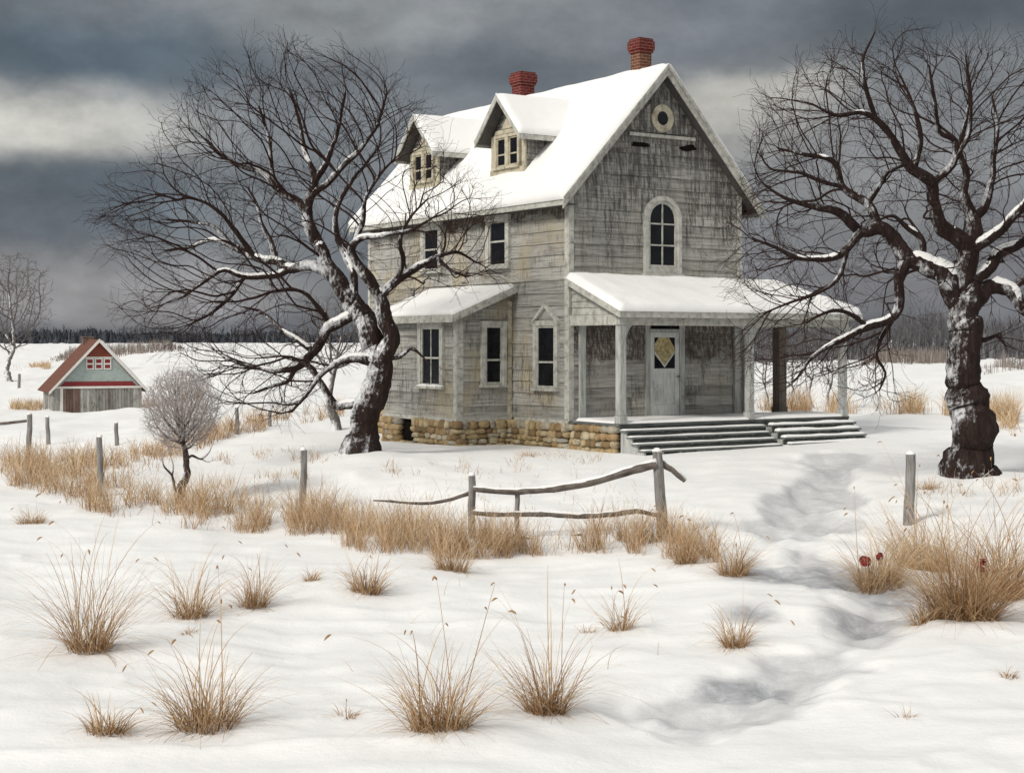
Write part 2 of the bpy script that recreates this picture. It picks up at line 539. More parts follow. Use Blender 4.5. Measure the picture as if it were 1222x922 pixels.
# ------------------------------------------------------------------ ground sheet
_rows = np.exp(np.concatenate([np.linspace(math.log(3.), math.log(60), 520), np.linspace(math.log(60), math.log(1600), 170)[1:]]))
_azs = np.concatenate([np.linspace(-1.25, -.40, 34)[:-1], np.linspace(-.40, .40, 330), np.linspace(.40, 1.25, 34)[1:]])
_GX = _azs[None, :] * _rows[:, None]; _GY = np.broadcast_to(_rows[:, None], _GX.shape)
_GZ = T(_GX, _GY)
nr, nc = _GX.shape
_id = np.arange(nr * nc).reshape(nr, nc)
_q = np.stack([_id[:-1, :-1], _id[:-1, 1:], _id[1:, 1:], _id[1:, :-1]], -1).reshape(-1, 4)
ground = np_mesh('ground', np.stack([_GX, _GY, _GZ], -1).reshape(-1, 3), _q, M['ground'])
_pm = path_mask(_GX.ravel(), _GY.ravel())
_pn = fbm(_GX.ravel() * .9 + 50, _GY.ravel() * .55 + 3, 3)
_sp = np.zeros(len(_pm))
for _q, _rx, _ry in (((955, 692), 95, 15), ((1066, 718), 62, 20), ((1020, 748), 60, 14), ((890, 826), 70, 9), ((900, 735), 40, 8)):  # spots of the path where grey shade is painted on
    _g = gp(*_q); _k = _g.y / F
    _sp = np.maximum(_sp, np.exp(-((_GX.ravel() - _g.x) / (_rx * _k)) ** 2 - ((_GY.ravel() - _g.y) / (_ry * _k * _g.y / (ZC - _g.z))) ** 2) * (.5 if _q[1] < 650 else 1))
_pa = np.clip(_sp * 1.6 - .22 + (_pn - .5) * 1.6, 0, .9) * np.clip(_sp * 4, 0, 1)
_pa = np.maximum(_pa, np.clip(_pm * 1.1 + (_pn - .5) * 2.2 - .22, 0, .5) * np.clip(_pm * 3, 0, 1))  # fainter painted shade along the whole path
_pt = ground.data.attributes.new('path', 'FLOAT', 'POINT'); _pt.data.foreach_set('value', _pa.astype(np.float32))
tag(ground, 'rolling snow covered ground with soft drifts', 'ground', kind='structure')


# ------------------------------------------------------------------ snow lying on sloping things
def snow_sheet(mb, p00, p10, p11, p01, th, nu=30, nv=12, edge=.25, seed=0, rough=.35, over=0.):
    """a closed quilt of snow on the quad p00-p10 (u) p00-p01 (v); th thick, rounded towards its edges"""
    P = [np.array(p, float) for p in (p00, p10, p11, p01)]
    n = np.cross(P[1] - P[0], P[3] - P[0]); n /= np.linalg.norm(n)
    if n[2] < 0: n = -n
    lu = np.linalg.norm(P[1] - P[0]); lv = np.linalg.norm(P[3] - P[0])
    u = (1 - np.cos(np.linspace(0, PI, nu + 1))) / 2 * .35 + np.linspace(0, 1, nu + 1) * .65
    v = (1 - np.cos(np.linspace(0, PI, nv + 1))) / 2 * .35 + np.linspace(0, 1, nv + 1) * .65
    U, Vv = np.meshgrid(u, v, indexing='ij')
    B = ((1 - U) * (1 - Vv))[..., None] * P[0] + (U * (1 - Vv))[..., None] * P[1] + (U * Vv)[..., None] * P[2] + ((1 - U) * Vv)[..., None] * P[3]
    d = np.minimum(np.minimum(U, 1 - U) * lu, np.minimum(Vv, 1 - Vv) * lv)
    e = np.clip(d / edge, 0, 1)
    prof = np.sqrt(np.clip(1 - (1 - e) ** 2, 0, 1))
    nz = fbm(U * lu * 1.1 + seed * 7.7, Vv * lv * 1.1 + seed * 3.1, 3)
    h = th * (prof * (1 - rough + rough * 2 * nz)) + .004
    Tt = B + h[..., None] * n
    a = nu + 1; b = nv + 1
    vs = [tuple(x) for x in Tt.reshape(-1, 3)] + [tuple(x) for x in (B - n * .004).reshape(-1, 3)]
    idx = lambda i, j: i * b + j
    N = a * b; fs = []
    for i in range(nu):
        for j in range(nv):
            fs.append((idx(i, j), idx(i + 1, j), idx(i + 1, j + 1), idx(i, j + 1)))
    per = [(i, 0) for i in range(nu)] + [(nu, j) for j in range(nv)] + [(i, nv) for i in range(nu, 0, -1)] + [(0, j) for j in range(nv, 0, -1)]
    for k in range(len(per)):
        p, q = idx(*per[k]), idx(*per[(k + 1) % len(per)])
        fs.append((q, p, p + N, q + N))
    fs.append([idx(*p) + N for p in per])
    mb.add(vs, fs)


# ================================================================== THE FARMHOUSE
W, L = 5.33, 9.9
EO, GO = .4, .35                      # eave and gable overhang
ZE, ZR = 5.2, 8.53                    # roof top at the eave edge and at the ridge
SL = (ZR - ZE) / (W / 2 + EO)
house = empty('farmhouse', (HX, HYW, 0), YAW, 'abandoned two storey grey clapboard farmhouse with snowy roof and front porch', 'house')


def fr_front(y=0.): return lambda p: Vector((p.x, y - p.y, p.z))          # right = +x, out = -y
def fr_left(x=0.): return lambda p: Vector((x - p.y, -p.x, p.z))          # right = -y, out = -x
def fr_right(x=0.): return lambda p: Vector((x + p.y, p.x, p.z))
def fr_back(y=0.): return lambda p: Vector((-p.x, y + p.y, p.z))


def siding(mb, xl, xr, z0, z1, bh=.24, cut=(), rnd=random):
    """clapboards from z0 to z1; xl/xr give the wall's edges at a height"""
    z = z0
    while z < z1 - .01:
        h = min(bh * rnd.uniform(.9, 1.1), z1 - z)
        zt = z + h
        a, b = xl(z), xr(z); a2, b2 = xl(zt), xr(zt)
        if b - a < .06: break
        # butt joints
        js = [0, 1]
        for k in range(max(0, int((b - a) / 4.5))): js.append(rnd.uniform(.1, .9))
        js = sorted(js)
        for s0, s1 in zip(js[:-1], js[1:]):
            g = .004
            x0 = a + (b - a) * s0 + g; x1 = a + (b - a) * s1 - g
            x2 = a2 + (b2 - a2) * s0 + g; x3 = a2 + (b2 - a2) * s1 - g
            if x1 - x0 < .02: continue
            t = rnd.random(); o = .034 + rnd.uniform(-.005, .004); d0 = rnd.uniform(-.012, .008); d1 = rnd.uniform(-.012, .008)
            mb.hexa([(x0, -.002, z + d0), (x1, -.002, z + d1), (x1, o, z + d1), (x0, o, z + d0),
                     (x2, -.002, zt + .0), (x3, -.002, zt + .0), (x3, .006, zt), (x2, .006, zt)], t)
        z = zt


rs = random.Random(11)
w = MB()
zw = ZE - .1 + SL * EO                                         # wall height at x = 0 under the roof slab
# core
zt_ = zw - .04
w.add([(0, 0, -.05), (W, 0, -.05), (W, L, -.05), (0, L, -.05), (0, 0, zt_), (W, 0, zt_), (W, L, zt_), (0, L, zt_), (W / 2, 0, ZR - .24), (W / 2, L, ZR - .24)],
      [(3, 2, 1, 0), (0, 1, 5, 8, 4), (2, 3, 7, 9, 6), (1, 2, 6, 5), (3, 0, 4, 7), (4, 8, 9, 7), (8, 5, 6, 9)], .3)
gx0 = lambda z: .0 if z < zt_ else (z - zt_) / SL
gx1 = lambda z: W if z < zt_ else W - (z - zt_) / SL
w.fr = fr_front(); siding(w, gx0, gx1, 0, ZR - .3, .27, rnd=rs)
w.fr = fr_left(); siding(w, lambda z: -L, lambda z: 0, 0, zt_ - .02, .30, rnd=rs)
w.fr = fr_right(W); siding(w, lambda z: 0, lambda z: L, 0, zt_ - .02, .30, rnd=rs)
w.fr = fr_back(L); siding(w, lambda z: -W + gx0(z), lambda z: -gx0(z), 0, ZR - .3, .25, rnd=rs)
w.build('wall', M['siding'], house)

# corner boards
for (a, b) in (((-.032, -.034, -.03), (.12, -.0, zt_ + .05)), ((-.034, .002, -.03), (-.0, .14, zt_ - .02)), ((W - .12, -.034, -.03), (W + .032, 0, zt_ + .05)), ((-.034, L - .14, -.03), (0, L, zt_ - .02))):
    m = MB(); m.box(a, b); m.build('corner_board', M['trim'], house, bevel=.006)


# ---- bay
BX, BY0, BY1 = -1.62, 2.4, 6.05
BZ = 2.46; BS = .40                                            # eave height, roof pitch
bay = MB()
bay.add([(BX, BY0, -.05), (-.01, BY0, -.05), (-.01, BY1, -.05), (BX, BY1, -.05), (BX, BY0, BZ), (-.01, BY0, BZ - BX * BS), (-.01, BY1, BZ - BX * BS), (BX, BY1, BZ)],
        [(3, 2, 1, 0), (4, 5, 6, 7), (0, 1, 5, 4), (1, 2, 6, 5), (2, 3, 7, 6), (3, 0, 4, 7)], .4)
bay.fr = fr_front(BY0)
siding(bay, lambda z: max(BX, BX + (z - BZ) / BS), lambda z: -.035, 0, BZ - BX * BS - .03, .30, rnd=rs)
bay.fr = fr_left(BX); siding(bay, lambda z: -BY1, lambda z: -BY0, 0, BZ, .30, rnd=rs)
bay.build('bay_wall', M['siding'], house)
m = MB(); m.box((BX - .032, BY0 - .034, -.03), (BX + .17, BY0 - .001, BZ)); m.box((BX - .034, BY0 + .001, -.03), (BX - .001, BY0 + .12, BZ)); m.build('corner_board', M['trim'], house, bevel=.006)
m = MB(); m.box((-.16, BY0 - .034, -.03), (-.036, BY0 - .001, BZ - BX * BS - .25)); m.build('corner_board', M['trim_warm'], house, bevel=.006)
# bay roof: lean-to
bo = .26
e0 = BZ + .06 - bo * BS
q = [(BX - bo, BY0 - bo, e0), (-.03, BY0 - bo, e0 + (-BX + bo - .03) * BS), (-.03, BY1 + bo, e0 + (-BX + bo - .03) * BS), (BX - bo, BY1 + bo, e0)]
m = MB(); m.slab([Vector(p) + Vector((0, 0, .07)) for p in q], .07); broof = m.build('bay_roof', M['soffit'], house)
m = MB(); m.hexa([(BX - bo, BY0 - bo - .035, e0 - .09), (-.03, BY0 - bo - .035, e0 + 1.85 * BS - .09), (-.03, BY0 - bo - .003, e0 + 1.85 * BS - .09), (BX - bo, BY0 - bo - .003, e0 - .09),
                  (BX - bo, BY0 - bo - .035, e0 + .09), (-.03, BY0 - bo - .035, e0 + 1.85 * BS + .09), (-.03, BY0 - bo - .003, e0 + 1.85 * BS + .09), (BX - bo, BY0 - bo - .003, e0 + .09)])
m.build('rake_board', M['trim'], broof, bevel=.005)
m = MB(); m.box((BX - bo - .036, BY0 - bo - .034, e0 - .10), (BX - bo - .003, BY1 + bo, e0 + .085)); m.build('eave_board', M['trim'], broof, bevel=.005)
m = MB(); qq = [Vector(p) + Vector((0, 0, .078)) for p in q]; snow_sheet(m, qq[0], qq[1], qq[2], qq[3], .11, 14, 26, .2, 3); m.build('snow', M['snow'], broof, smooth=True)


# ---- windows
def window(fr, a0, a1, z0, z1, cw=.11, sash=.045, rows=(.5,), cols=(), head=.0, trim='trim', snow=False, parent=house, gable=False, pname='window', b0=0.):
    m = MB(fr)
    m.box((a0, b0, z0), (a0 + cw, b0 + .10, z1)); m.box((a1 - cw, b0, z0), (a1, b0 + .10, z1))
    m.box((a0 - .01, b0, z1 - cw), (a1 + .01, b0 + .108, z1 + head)); m.box((a0 - .03, b0, z0 - .05), (a1 + .03, b0 + .15, z0 + .012))
    if gable:                                              # pointed board over the head
        c = (a0 + a1) / 2; h = gable; z2 = z1 + head
        m.prism([(a0 - .02, z2 - .10), (a0 + .07, z2 - .02), (c, z2 + h - .11), (a1 - .07, z2 - .02), (a1 + .02, z2 - .10), (a1 + .02, z2), (c, z2 + h), (a0 - .02, z2)], b0 + .001, b0 + .125)
    o = m.build(pname, M[trim], parent, bevel=.005)
    i0, i1, j0, j1 = a0 + cw, a1 - cw, z0 + .012, z1 - cw
    m = MB(fr)
    m.box((i0, b0, j0), (i0 + sash, b0 + .072, j1)); m.box((i1 - sash, b0, j0), (i1, b0 + .072, j1))
    m.box((i0 + sash, b0, j0), (i1 - sash, b0 + .072, j0 + sash * 1.3)); m.box((i0 + sash, b0, j1 - sash), (i1 - sash, b0 + .072, j1))
    for r in rows:
        z = j0 + (j1 - j0) * r; m.box((i0 + sash, b0, z - sash * .45), (i1 - sash, b0 + .074, z + sash * .45))
    for c in cols:
        a = i0 + (i1 - i0) * c; m.box((a - .014, b0, j0 + sash * 1.3), (a + .014, b0 + .066, j1 - sash))
    m.build('sash', M[trim], o if parent is house else parent)
    m = MB(fr); m.box((i0 + .004, b0 + .002, j0 + .004), (i1 - .004, b0 + .040, j1 - .004)); m.build('pane', M['glass'], o if parent is house else parent)
    if snow:
        m = MB(fr); m.tube([(a0 - .02 + (a1 - a0 + .04) * k / 8, b0 + .10 + .01 * math.sin(k * 2.1), z0 + .015) for k in range(9)], [.02] + [.045 + .015 * math.sin(k * 1.7) for k in range(7)] + [.02], 8)
        m.build('snow', M['snow'], o if parent is house else parent, smooth=True)
    return o


FL, FF = fr_left(), fr_front()
window(FL, -3.52, -2.45, 3.72, 5.02, .15, .05, (.55,), trim='trim')
window(FL, -6.80, -5.72, 3.74, 5.04, .15, .05, (.5,), trim='trim')
g_ = window(FL, -1.38, -.36, .72, 2.36, .13, .05, (.42,), trim='trim', gable=.42)
g_['label'] = 'window with a pointed wooden hood'
m = MB(FL); m.prism([(-1.26, 2.37), (-.48, 2.37), (-.87, 2.66)], 0, .045); m.build('hood_panel', M['siding'], g_)
bw = window(fr_left(BX), -4.14, -2.92, .74, 2.36, .15, .05, (.48,), (.5,), trim='trim', snow=True)
window(fr_front(BY0), -.96, -.23, .78, 2.36, .11, .055, (.42,), trim='trim')

# arched window of the gable
AC = 2.76


def arch(cx, hw, z0, zs, n=14):
    return [(cx - hw, z0), (cx + hw, z0)] + [(cx + hw * math.cos(t), zs + hw * math.sin(t)) for t in [PI * k / n for k in range(n + 1)]]


m = MB(FF); m.ring(arch(AC, .575, 3.50, 4.83), arch(AC, .46, 3.63, 4.83), 0, .115); m.box((AC - .62, 0, 3.44), (AC + .62, .16, 3.505)); aw = m.build('arched_window', M['trim'], house, bevel=.005)
aw['label'] = 'tall arched window with six panes'
m = MB(FF); m.ring(arch(AC, .461, 3.629, 4.83), arch(AC, .385, 3.72, 4.83), 0, .075)
m.box((AC - .018, 0, 3.72), (AC + .018, .066, 5.215))
for z in (4.2, 4.72): m.box((AC - .386, 0, z - .018), (AC + .386, .069, z + .018))
m.build('sash', M['trim'], aw)
m = MB(FF); m.prism(arch(AC, .42, 3.66, 4.83), .002, .041); m.build('pane', M['glass'], aw)

# round vent in the peak, its board and ledge
m = MB(FF); m.prism([(AC - .55, 6.93), (AC + .55, 6.93), (AC + .55, 7.45), (AC + .28, 7.74), (AC - .28, 7.74), (AC - .55, 7.45)], 0, .045)
m.build('peak_board', M['siding'], house)
circ = lambda r, n=28: [(AC + r * math.cos(2 * PI * k / n), 7.30 + r * math.sin(2 * PI * k / n)) for k in range(n)]
m = MB(FF); m.ring(circ(.34), circ(.17), .03, .085); rv = m.build('round_vent', M['trim_warm'], house, bevel=.008)
m = MB(FF); m.prism(circ(.2), .03, .065); m.build('pane', M['glass'], rv)
m = MB(FF); m.box((AC - 1.0, 0, 6.82), (AC + 1.05, .07, 6.90)); m.build('ledge', M['trim'], house, bevel=.006)
for (x, z, ww) in ((2.08, 6.62, .26), (3.62, 6.64, .26)):                 # rotted-out slots
    m = MB(FF)
    pl = [(x + ww * math.cos(t) * (1 + .25 * math.sin(3 * t + x)), z + .075 * math.sin(t) * (1 + .35 * math.cos(2 * t + x * 3))) for t in [2 * PI * k / 16 for k in range(16)]]
    m.prism(pl, 0, .037); h_ = m.build('rotted_slot', M['void'], house)

# ---- foundation of field stones
path = [((0.03, -1.86), (0.03, 0)), ((0, 0), (0, BY0)), ((0, BY0), (BX, BY0)), ((BX, BY0), (BX, BY1)), ((BX, BY1), (0, BY1)), ((0, BY1), (0, L))]
fd = MB()
for (ax, ay), (bx, by) in path: pass
fd.box((.10, 0.1, -1.3), (W - .1, L - .1, -.055), .3); fd.box((BX + .13, BY0 + .13, -1.3), (.05, BY1 - .13, -.055), .3); fd.box((.15, -1.8, -1.3), (.6, .08, -.105), .3)
foundation = fd.build('foundation', M['mortar'], house)
st = MB(); rf = random.Random(5)


def stone(c, sx, sy, sz, ax_, tint):
    """one lumpy field stone: squashed, dented, rounded block"""
    bm = bmesh.new(); bmesh.ops.create_icosphere(bm, subdivisions=2, radius=1)
    k1, k2, k3 = rf.uniform(0, 9), rf.uniform(0, 9), rf.uniform(0, 9)
    vs = []
    for v in bm.verts:
        p = v.co
        q = [abs(x) ** .62 * (1 if x > 0 else -1) for x in p]
        r = 1 + .10 * math.sin(3 * p.x + k1) + .10 * math.sin(3.4 * p.y + k2) + .1 * math.sin(3.1 * p.z + k3)
        vs.append(c + ax_ * (q[0] * sx * r) + Vector((-ax_.y, ax_.x, 0)) * (q[1] * sy * r) + Vector((0, 0, q[2] * sz * r)))
    fs = [[v.index for v in f.verts] for f in bm.faces]
    st.add(vs, fs, tint); bm.free()


HOLE = (4.40, 5.15)
for (ax, ay), (bx, by) in path:
    d = Vector((bx - ax, by - ay, 0)); ln = d.length; d.normalize()
    z = -.07
    while z > -1.05:
        h = rf.uniform(.11, .2); s = rf.uniform(-.1, .05)
        while s < ln:
            wd = rf.uniform(.14, .36)
            c = Vector((ax, ay, 0)) + d * (s + wd / 2); c.z = z - h / 2
            skip = abs(ax - BX) < .01 and abs(bx - BX) < .01 and HOLE[0] < c.y < HOLE[1] and c.z > -.7
            if s + wd / 2 < ln and not skip:
                inn = Vector((d.y, -d.x, 0)) * -.0
                stone(c + inn, wd * .53, .13, h * .55, d, rf.random())
            s += wd
        z -= h
stn = st.build('stonework', M['stone'], foundation, smooth=True)
m = MB(); m.box((BX + .08, HOLE[0] - .1, -.8), (BX + .14, HOLE[1] + .1, -.05)); m.build('crawl_opening', M['void'], foundation)
m = MB(); m.box((-.045, -.0, -.10), (.05, BY0 - .14, -.0)); m.box((BX - .045, BY0 - .045, -.10), (-.046, BY0 + .05, -.0)); m.box((BX - .045, BY0 + .051, -.10), (BX + .05, BY1, -.0)); m.build('sill_beam', M['trim'], foundation)

# ---- main roof
roof = MB()
for sx in (1, -1):
    f = lambda x: W / 2 - sx * (W / 2 - x)
    quad = [(f(-EO), -GO, ZE), (f(-EO), L + GO, ZE), (W / 2, L + GO, ZR), (W / 2, -GO, ZR)]
    if sx == 1: quad = quad[::-1]
    roof.slab([Vector(p) for p in quad], .09 * (1 if True else -1))
roofo = roof.build('roof', M['soffit'], house)
for y0, y1 in ((-GO - .04, -GO - .004), (L + GO + .004, L + GO + .04)):
    for sx in (1, -1):
        f = lambda x: W / 2 - sx * (W / 2 - x)
        m = MB(); t0, t1 = .03, -.24
        m.hexa([(f(-EO - .04), y0, ZE - SL * .04 + t1), (W / 2, y0, ZR + t1), (W / 2, y1, ZR + t1), (f(-EO - .04), y1, ZE - SL * .04 + t1),
                (f(-EO - .04), y0, ZE - SL * .04 + t0), (W / 2, y0, ZR + t0), (W / 2, y1, ZR + t0), (f(-EO - .04), y1, ZE - SL * .04 + t0)])
        m.build('rake_board', M['trim'], roofo, bevel=.006)
        m = MB(); t0, t1 = .05, -.05                                      # crown moulding on top of the rake
        yy0, yy1 = (y0 - .05, y0 - .002) if y0 < 0 else (y1 + .002, y1 + .05)
        m.hexa([(f(-EO - .06), yy0, ZE - SL * .06 + t1), (W / 2, yy0, ZR + t1), (W / 2, yy1, ZR + t1), (f(-EO - .06), yy1, ZE - SL * .06 + t1),
                (f(-EO - .06), yy0, ZE - SL * .06 + t0), (W / 2, yy0, ZR + t0), (W / 2, yy1, ZR + t0), (f(-EO - .06), yy1, ZE - SL * .06 + t0)])
        m.build('rake_moulding', M['trim'], roofo, bevel=.006)
for sx in (1, -1):
    f = lambda x: W / 2 - sx * (W / 2 - x)
    m = MB(); xa, xb = sorted((f(-EO - .04), f(-EO - .004))); m.box((xa, -GO - .0, ZE - .19), (xb, L + GO, ZE + .0)); m.build('eave_board', M['trim'], roofo, bevel=.006)
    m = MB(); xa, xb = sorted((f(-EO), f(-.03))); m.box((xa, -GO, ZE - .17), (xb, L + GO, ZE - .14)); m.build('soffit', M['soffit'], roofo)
    m = MB()
    snow_sheet(m, (f(-EO - .07), -GO - .09, ZE - SL * .07 + .012), (f(-EO - .07), L + GO + .06, ZE - SL * .07 + .012), (W / 2 + sx * .02, L + GO + .06, ZR + .04), (W / 2 + sx * .02, -GO - .09, ZR + .04), .15, 70, 34, .22, 1 + sx, .3)
    m.build('snow', M['snow'], roofo, smooth=True)


# ---- dormers
def dormer(yc):
    x0 = .25; hw = .75; ze = 7.06; pk = ze + hw * 1.06
    fl = fr_left(x0)
    m = MB(fl); c = -yc
    m.prism([(c - hw, 5.6), (c + hw, 5.6), (c + hw, ze), (c, pk), (c - hw, ze)], -1.75, 0, .5)
    # cheek boards (the side towards the gable) and face boards
    m.fr = fr_front(yc - hw); siding(m, lambda z: x0 + .02, lambda z: 2.2, 5.9, ze, .16, rnd=rs)
    m.fr = fl; siding(m, lambda z: c - hw + max(0, (z - ze) / 1.06), lambda z: c + hw - max(0, (z - ze) / 1.06), 5.8, pk - .1, .17, rnd=rs)
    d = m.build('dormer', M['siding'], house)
    m = MB(fl)
    m.box((c - hw - .02, 0, 5.9), (c - hw + .13, .05, ze)); m.box((c + hw - .13, 0, 5.9), (c + hw + .02, .05, ze)); m.box((c - hw - .03, 0, 5.9), (c + hw + .03, .08, 6.2))
    m.prism([(c - .62, ze + .02), (c + .62, ze + .02), (c + .55, ze + .13), (c - .55, ze + .13)], 0, .06)
    m.build('dormer_trim', M['trim_warm'], d, bevel=.005)
    window(fl, c - .56, c - .0, 6.24, 7.06, .075, .04, (.42,), trim='trim_warm', parent=d, pname='window_frame')
    window(fl, c + .0, c + .56, 6.24, 7.06, .075, .04, (.42,), trim='trim_warm', parent=d, pname='window_frame')
    m = MB(fl); m.prism([(c - .3, ze + .15), (c + .3, ze + .15), (c, ze + .52)], 0, .045); m.build('peak_panel', M['trim_warm'], d, bevel=.005)
    # roof
    ov = .36; er = 1.02; rz = pk + .16; ez = rz - er * 1.06
    m = MB(); mr = MB()
    for s in (1, -1):
        sn = MB()
        q = [(x0 - ov, yc + s * er, ez), (x0 + 1.05, yc + s * er, ez), (x0 + 2.0, yc, rz), (x0 - ov, yc, rz)]
        if s == -1: pass
        n_ = [Vector(p) for p in (q if s == -1 else q[::-1])]
        m.slab(n_, .07)
        yA = yc + s * (er + .02)
        mr.hexa([(x0 - ov - .035, yA, ez - .15), (x0 - ov - .035, yc, rz - .14), (x0 - ov - .003, yc, rz - .14), (x0 - ov - .003, yA, ez - .15),
                 (x0 - ov - .035, yA, ez + .0), (x0 - ov - .035, yc, rz + .02), (x0 - ov - .003, yc, rz + .02), (x0 - ov - .003, yA, ez + .0)])
        mr.hexa([(x0 - ov, yc + s * (er + .004), ez - .12), (x0 + 1.05, yc + s * (er + .004), ez - .12), (x0 + 1.05, yc + s * (er + .03), ez - .12), (x0 - ov, yc + s * (er + .03), ez - .12),
                 (x0 - ov, yc + s * (er + .004), ez), (x0 + 1.05, yc + s * (er + .004), ez), (x0 + 1.05, yc + s * (er + .03), ez), (x0 - ov, yc + s * (er + .03), ez)])
        snow_sheet(sn, (x0 - ov - .05, yc + s * (er + .03), ez + .01), (x0 + 1.1, yc + s * (er + .03), ez + .01), (x0 + 2.1, yc - s * .02, rz + .04), (x0 - ov - .05, yc - s * .02, rz + .04), .10, 18, 14, .14, int(yc) + s, .3); sn.build('snow', M['snow'], d, smooth=True)
    m.build('dormer_roof', M['soffit'], d); mr.build('rake_board', M['trim'], d, bevel=.005)


dormer(2.92); dormer(7.1)


# ---- chimneys
def chimney(y, hw, top, mat, label):
    m = MB(); x = W / 2
    m.box((x - hw, y - hw, 7.3), (x + hw, y + hw, top - .36))
    o = m.build('chimney', mat, house, bevel=.01); o['label'] = label
    m = MB(); m.box((x - hw - .035, y - hw - .035, top - .36), (x + hw + .035, y + hw + .035, top - .29)); m.box((x - hw - .06, y - hw - .06, top - .29), (x + hw + .06, y + hw + .06, top - .07)); m.box((x - hw - .03, y - hw - .03, top - .07), (x + hw + .03, y + hw + .03, top))
    m.build('chimney_cap', M['brick'], o, bevel=.012)
    m = MB(); m.box((x - hw * .62, y - hw * .62, top - .01), (x + hw * .62, y + hw * .62, top + .012)); m.build('flue', M['darkwood'], o)


chimney(.66, .185, 9.34, M['brickbrown'], 'taller brown brick chimney near the gable')
chimney(5.9, .225, 9.27, M['brick'], 'red brick chimney behind the dormer')

# ---- porch
PD, PW_ = 1.92, 7.24
m = MB()
nb = 13
for k in range(nb):                                             # deck boards across the front
    y = -PD + .0 + (PD + .25) * k / nb
    x1 = PW_
    if y > -.03: m.box((W + .05, y + .003, -.06), (x1, y + (PD + .25) / nb - .003, 0), rs.random())
    else: m.box((.0, y + .003, -.06), (x1, y + min((PD + .25) / nb, -y) - .003, 0), rs.random())
m.box((.02, -PD + .02, -.2), (PW_ - .02, -PD + .06, -.061), .4); m.box((PW_ - .06, -PD + .061, -.2), (PW_ - .02, .24, -.061), .4)
deck = m.build('porch_deck', M['step'], house)
m = MB(); snow_sheet(m, (.02, -PD - .01, .0), (PW_, -PD - .01, .0), (PW_, -.16, .0), (.02, -.16, .0), .055, 60, 16, .12, 5, .6); m.build('snow', M['snow'], deck, smooth=True)
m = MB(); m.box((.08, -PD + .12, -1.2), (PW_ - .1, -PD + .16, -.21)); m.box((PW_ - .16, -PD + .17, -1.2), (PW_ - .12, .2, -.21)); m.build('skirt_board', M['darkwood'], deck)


def steps(x0, x1, n, rise, run, seed, wob=.0):
    o = None
    rr = random.Random(seed)
    o = bpy.data.objects.new('porch_steps', None); COL.objects.link(o); o.parent = house
    for k in range(9):                                          # stringers carrying the treads
        root = MB(); x = x0 + .06 + (x1 - x0 - .12) * k / 8
        pr = [(-PD - .002, -1.0), (-PD - .002, -rise - .046)]
        for i in range(n): pr += [(-PD - run * i - .004, -rise * (i + 1) - .046), (-PD - run * (i + 1), -rise * (i + 1) - .046)]
        pr += [(-PD - run * n, -1.0)]
        root.fr = lambda p: Vector((p.y, p.x, p.z)); root.prism([pr[0]] + pr[2:], x - .03, x + .03); root.build('stringer', M['post'], o)
    back = MB()
    for i in range(n): back.box((x0 + .05, -PD - run * i - .045, -rise * (i + 1) - .12), (x1 - .05, -PD - run * i - .02, -rise * i - .06))
    back.build('riser', M['darkwood'], o)
    for i in range(n):
        sn = MB(); t = MB(); z = -rise * (i + 1); ya = -PD - run * (i + 1) - .03; yb = -PD - run * i - .01
        xa, xb = x0 + rr.uniform(-.04, .04) + wob * i, x1 + rr.uniform(-.05, .05)
        t.box((xa, ya, z - .045), (xb, (ya + yb) / 2 - .006, z), rr.random()); t.box((xa + .02, (ya + yb) / 2 + .006, z - .045), (xb - .015, yb, z), rr.random())
        t.build('tread', M['step'], o, bevel=.006)
        snow_sheet(sn, (xa + .02, ya + .02, z), (xb - .02, ya + .02, z), (xb - .02, yb, z), (xa + .02, yb, z), (.022 if seed == 1 else .05), 50, 8, .10, seed * 9 + i, .75); sn.build('snow', M['snow'], o, smooth=True)


steps(.02, 4.22, 4, .14, .21, 1)
steps(4.40, 7.22, 4, .14, .19, 2, .04)

# posts with flared heads
def post(x, y, z1, mat='post', flare=1, wd=.1):
    m = MB()
    m.box((x - wd - .02, y - wd - .02, .0), (x + wd + .02, y + wd + .02, .18)); m.box((x - wd, y - wd, .18), (x + wd, y + wd, z1 - .001))
    p = m.build('porch_post', M[mat], house, bevel=.012)
    if flare:                                                   # curved brackets under the beam
        for s in ((1,) if flare == 2 else (-1,) if flare == 3 else (1, -1)):
            b = MB(); n = 8
            cur = [(x + s * wd, z1 - .62)] + [(x + s * (wd + .24 * (1 - math.cos(PI / 2 * k / n))), z1 - .62 + .62 * math.sin(PI / 2 * k / n)) for k in range(1, n + 1)] + [(x + s * wd, z1)]
            cur = [(a, z - .002) for a, z in cur]
            b.fr = lambda p: Vector((p.x, p.y + y, p.z)); b.prism(cur, -.045, .045); b.build('bracket', M[mat], p, bevel=.004)
    return p


PB = 2.22                                                       # underside of the beam
post(.12, -PD + .08, PB, 'post', 2, .09); post(3.98, -PD + .08, PB, 'post', 1, .085); post(7.08, -PD + .08, PB, 'post', 1, .085)
post(6.78, .1, PB, 'postbrown', 0, .13)['label'] = 'brown rear post'
for x in (.34, 5.16):                                           # half posts on the wall
    m = MB(); m.box((x - .09, -.10, .0), (x + .09, -.028, PB + .2)); m.build('wall_post', M['post'], house, bevel=.01)
m = MB(); m.box((5.36, -.16, 0), (5.50, -.0, PB + .2)); m.build('wall_post', M['post'], house, bevel=.01)

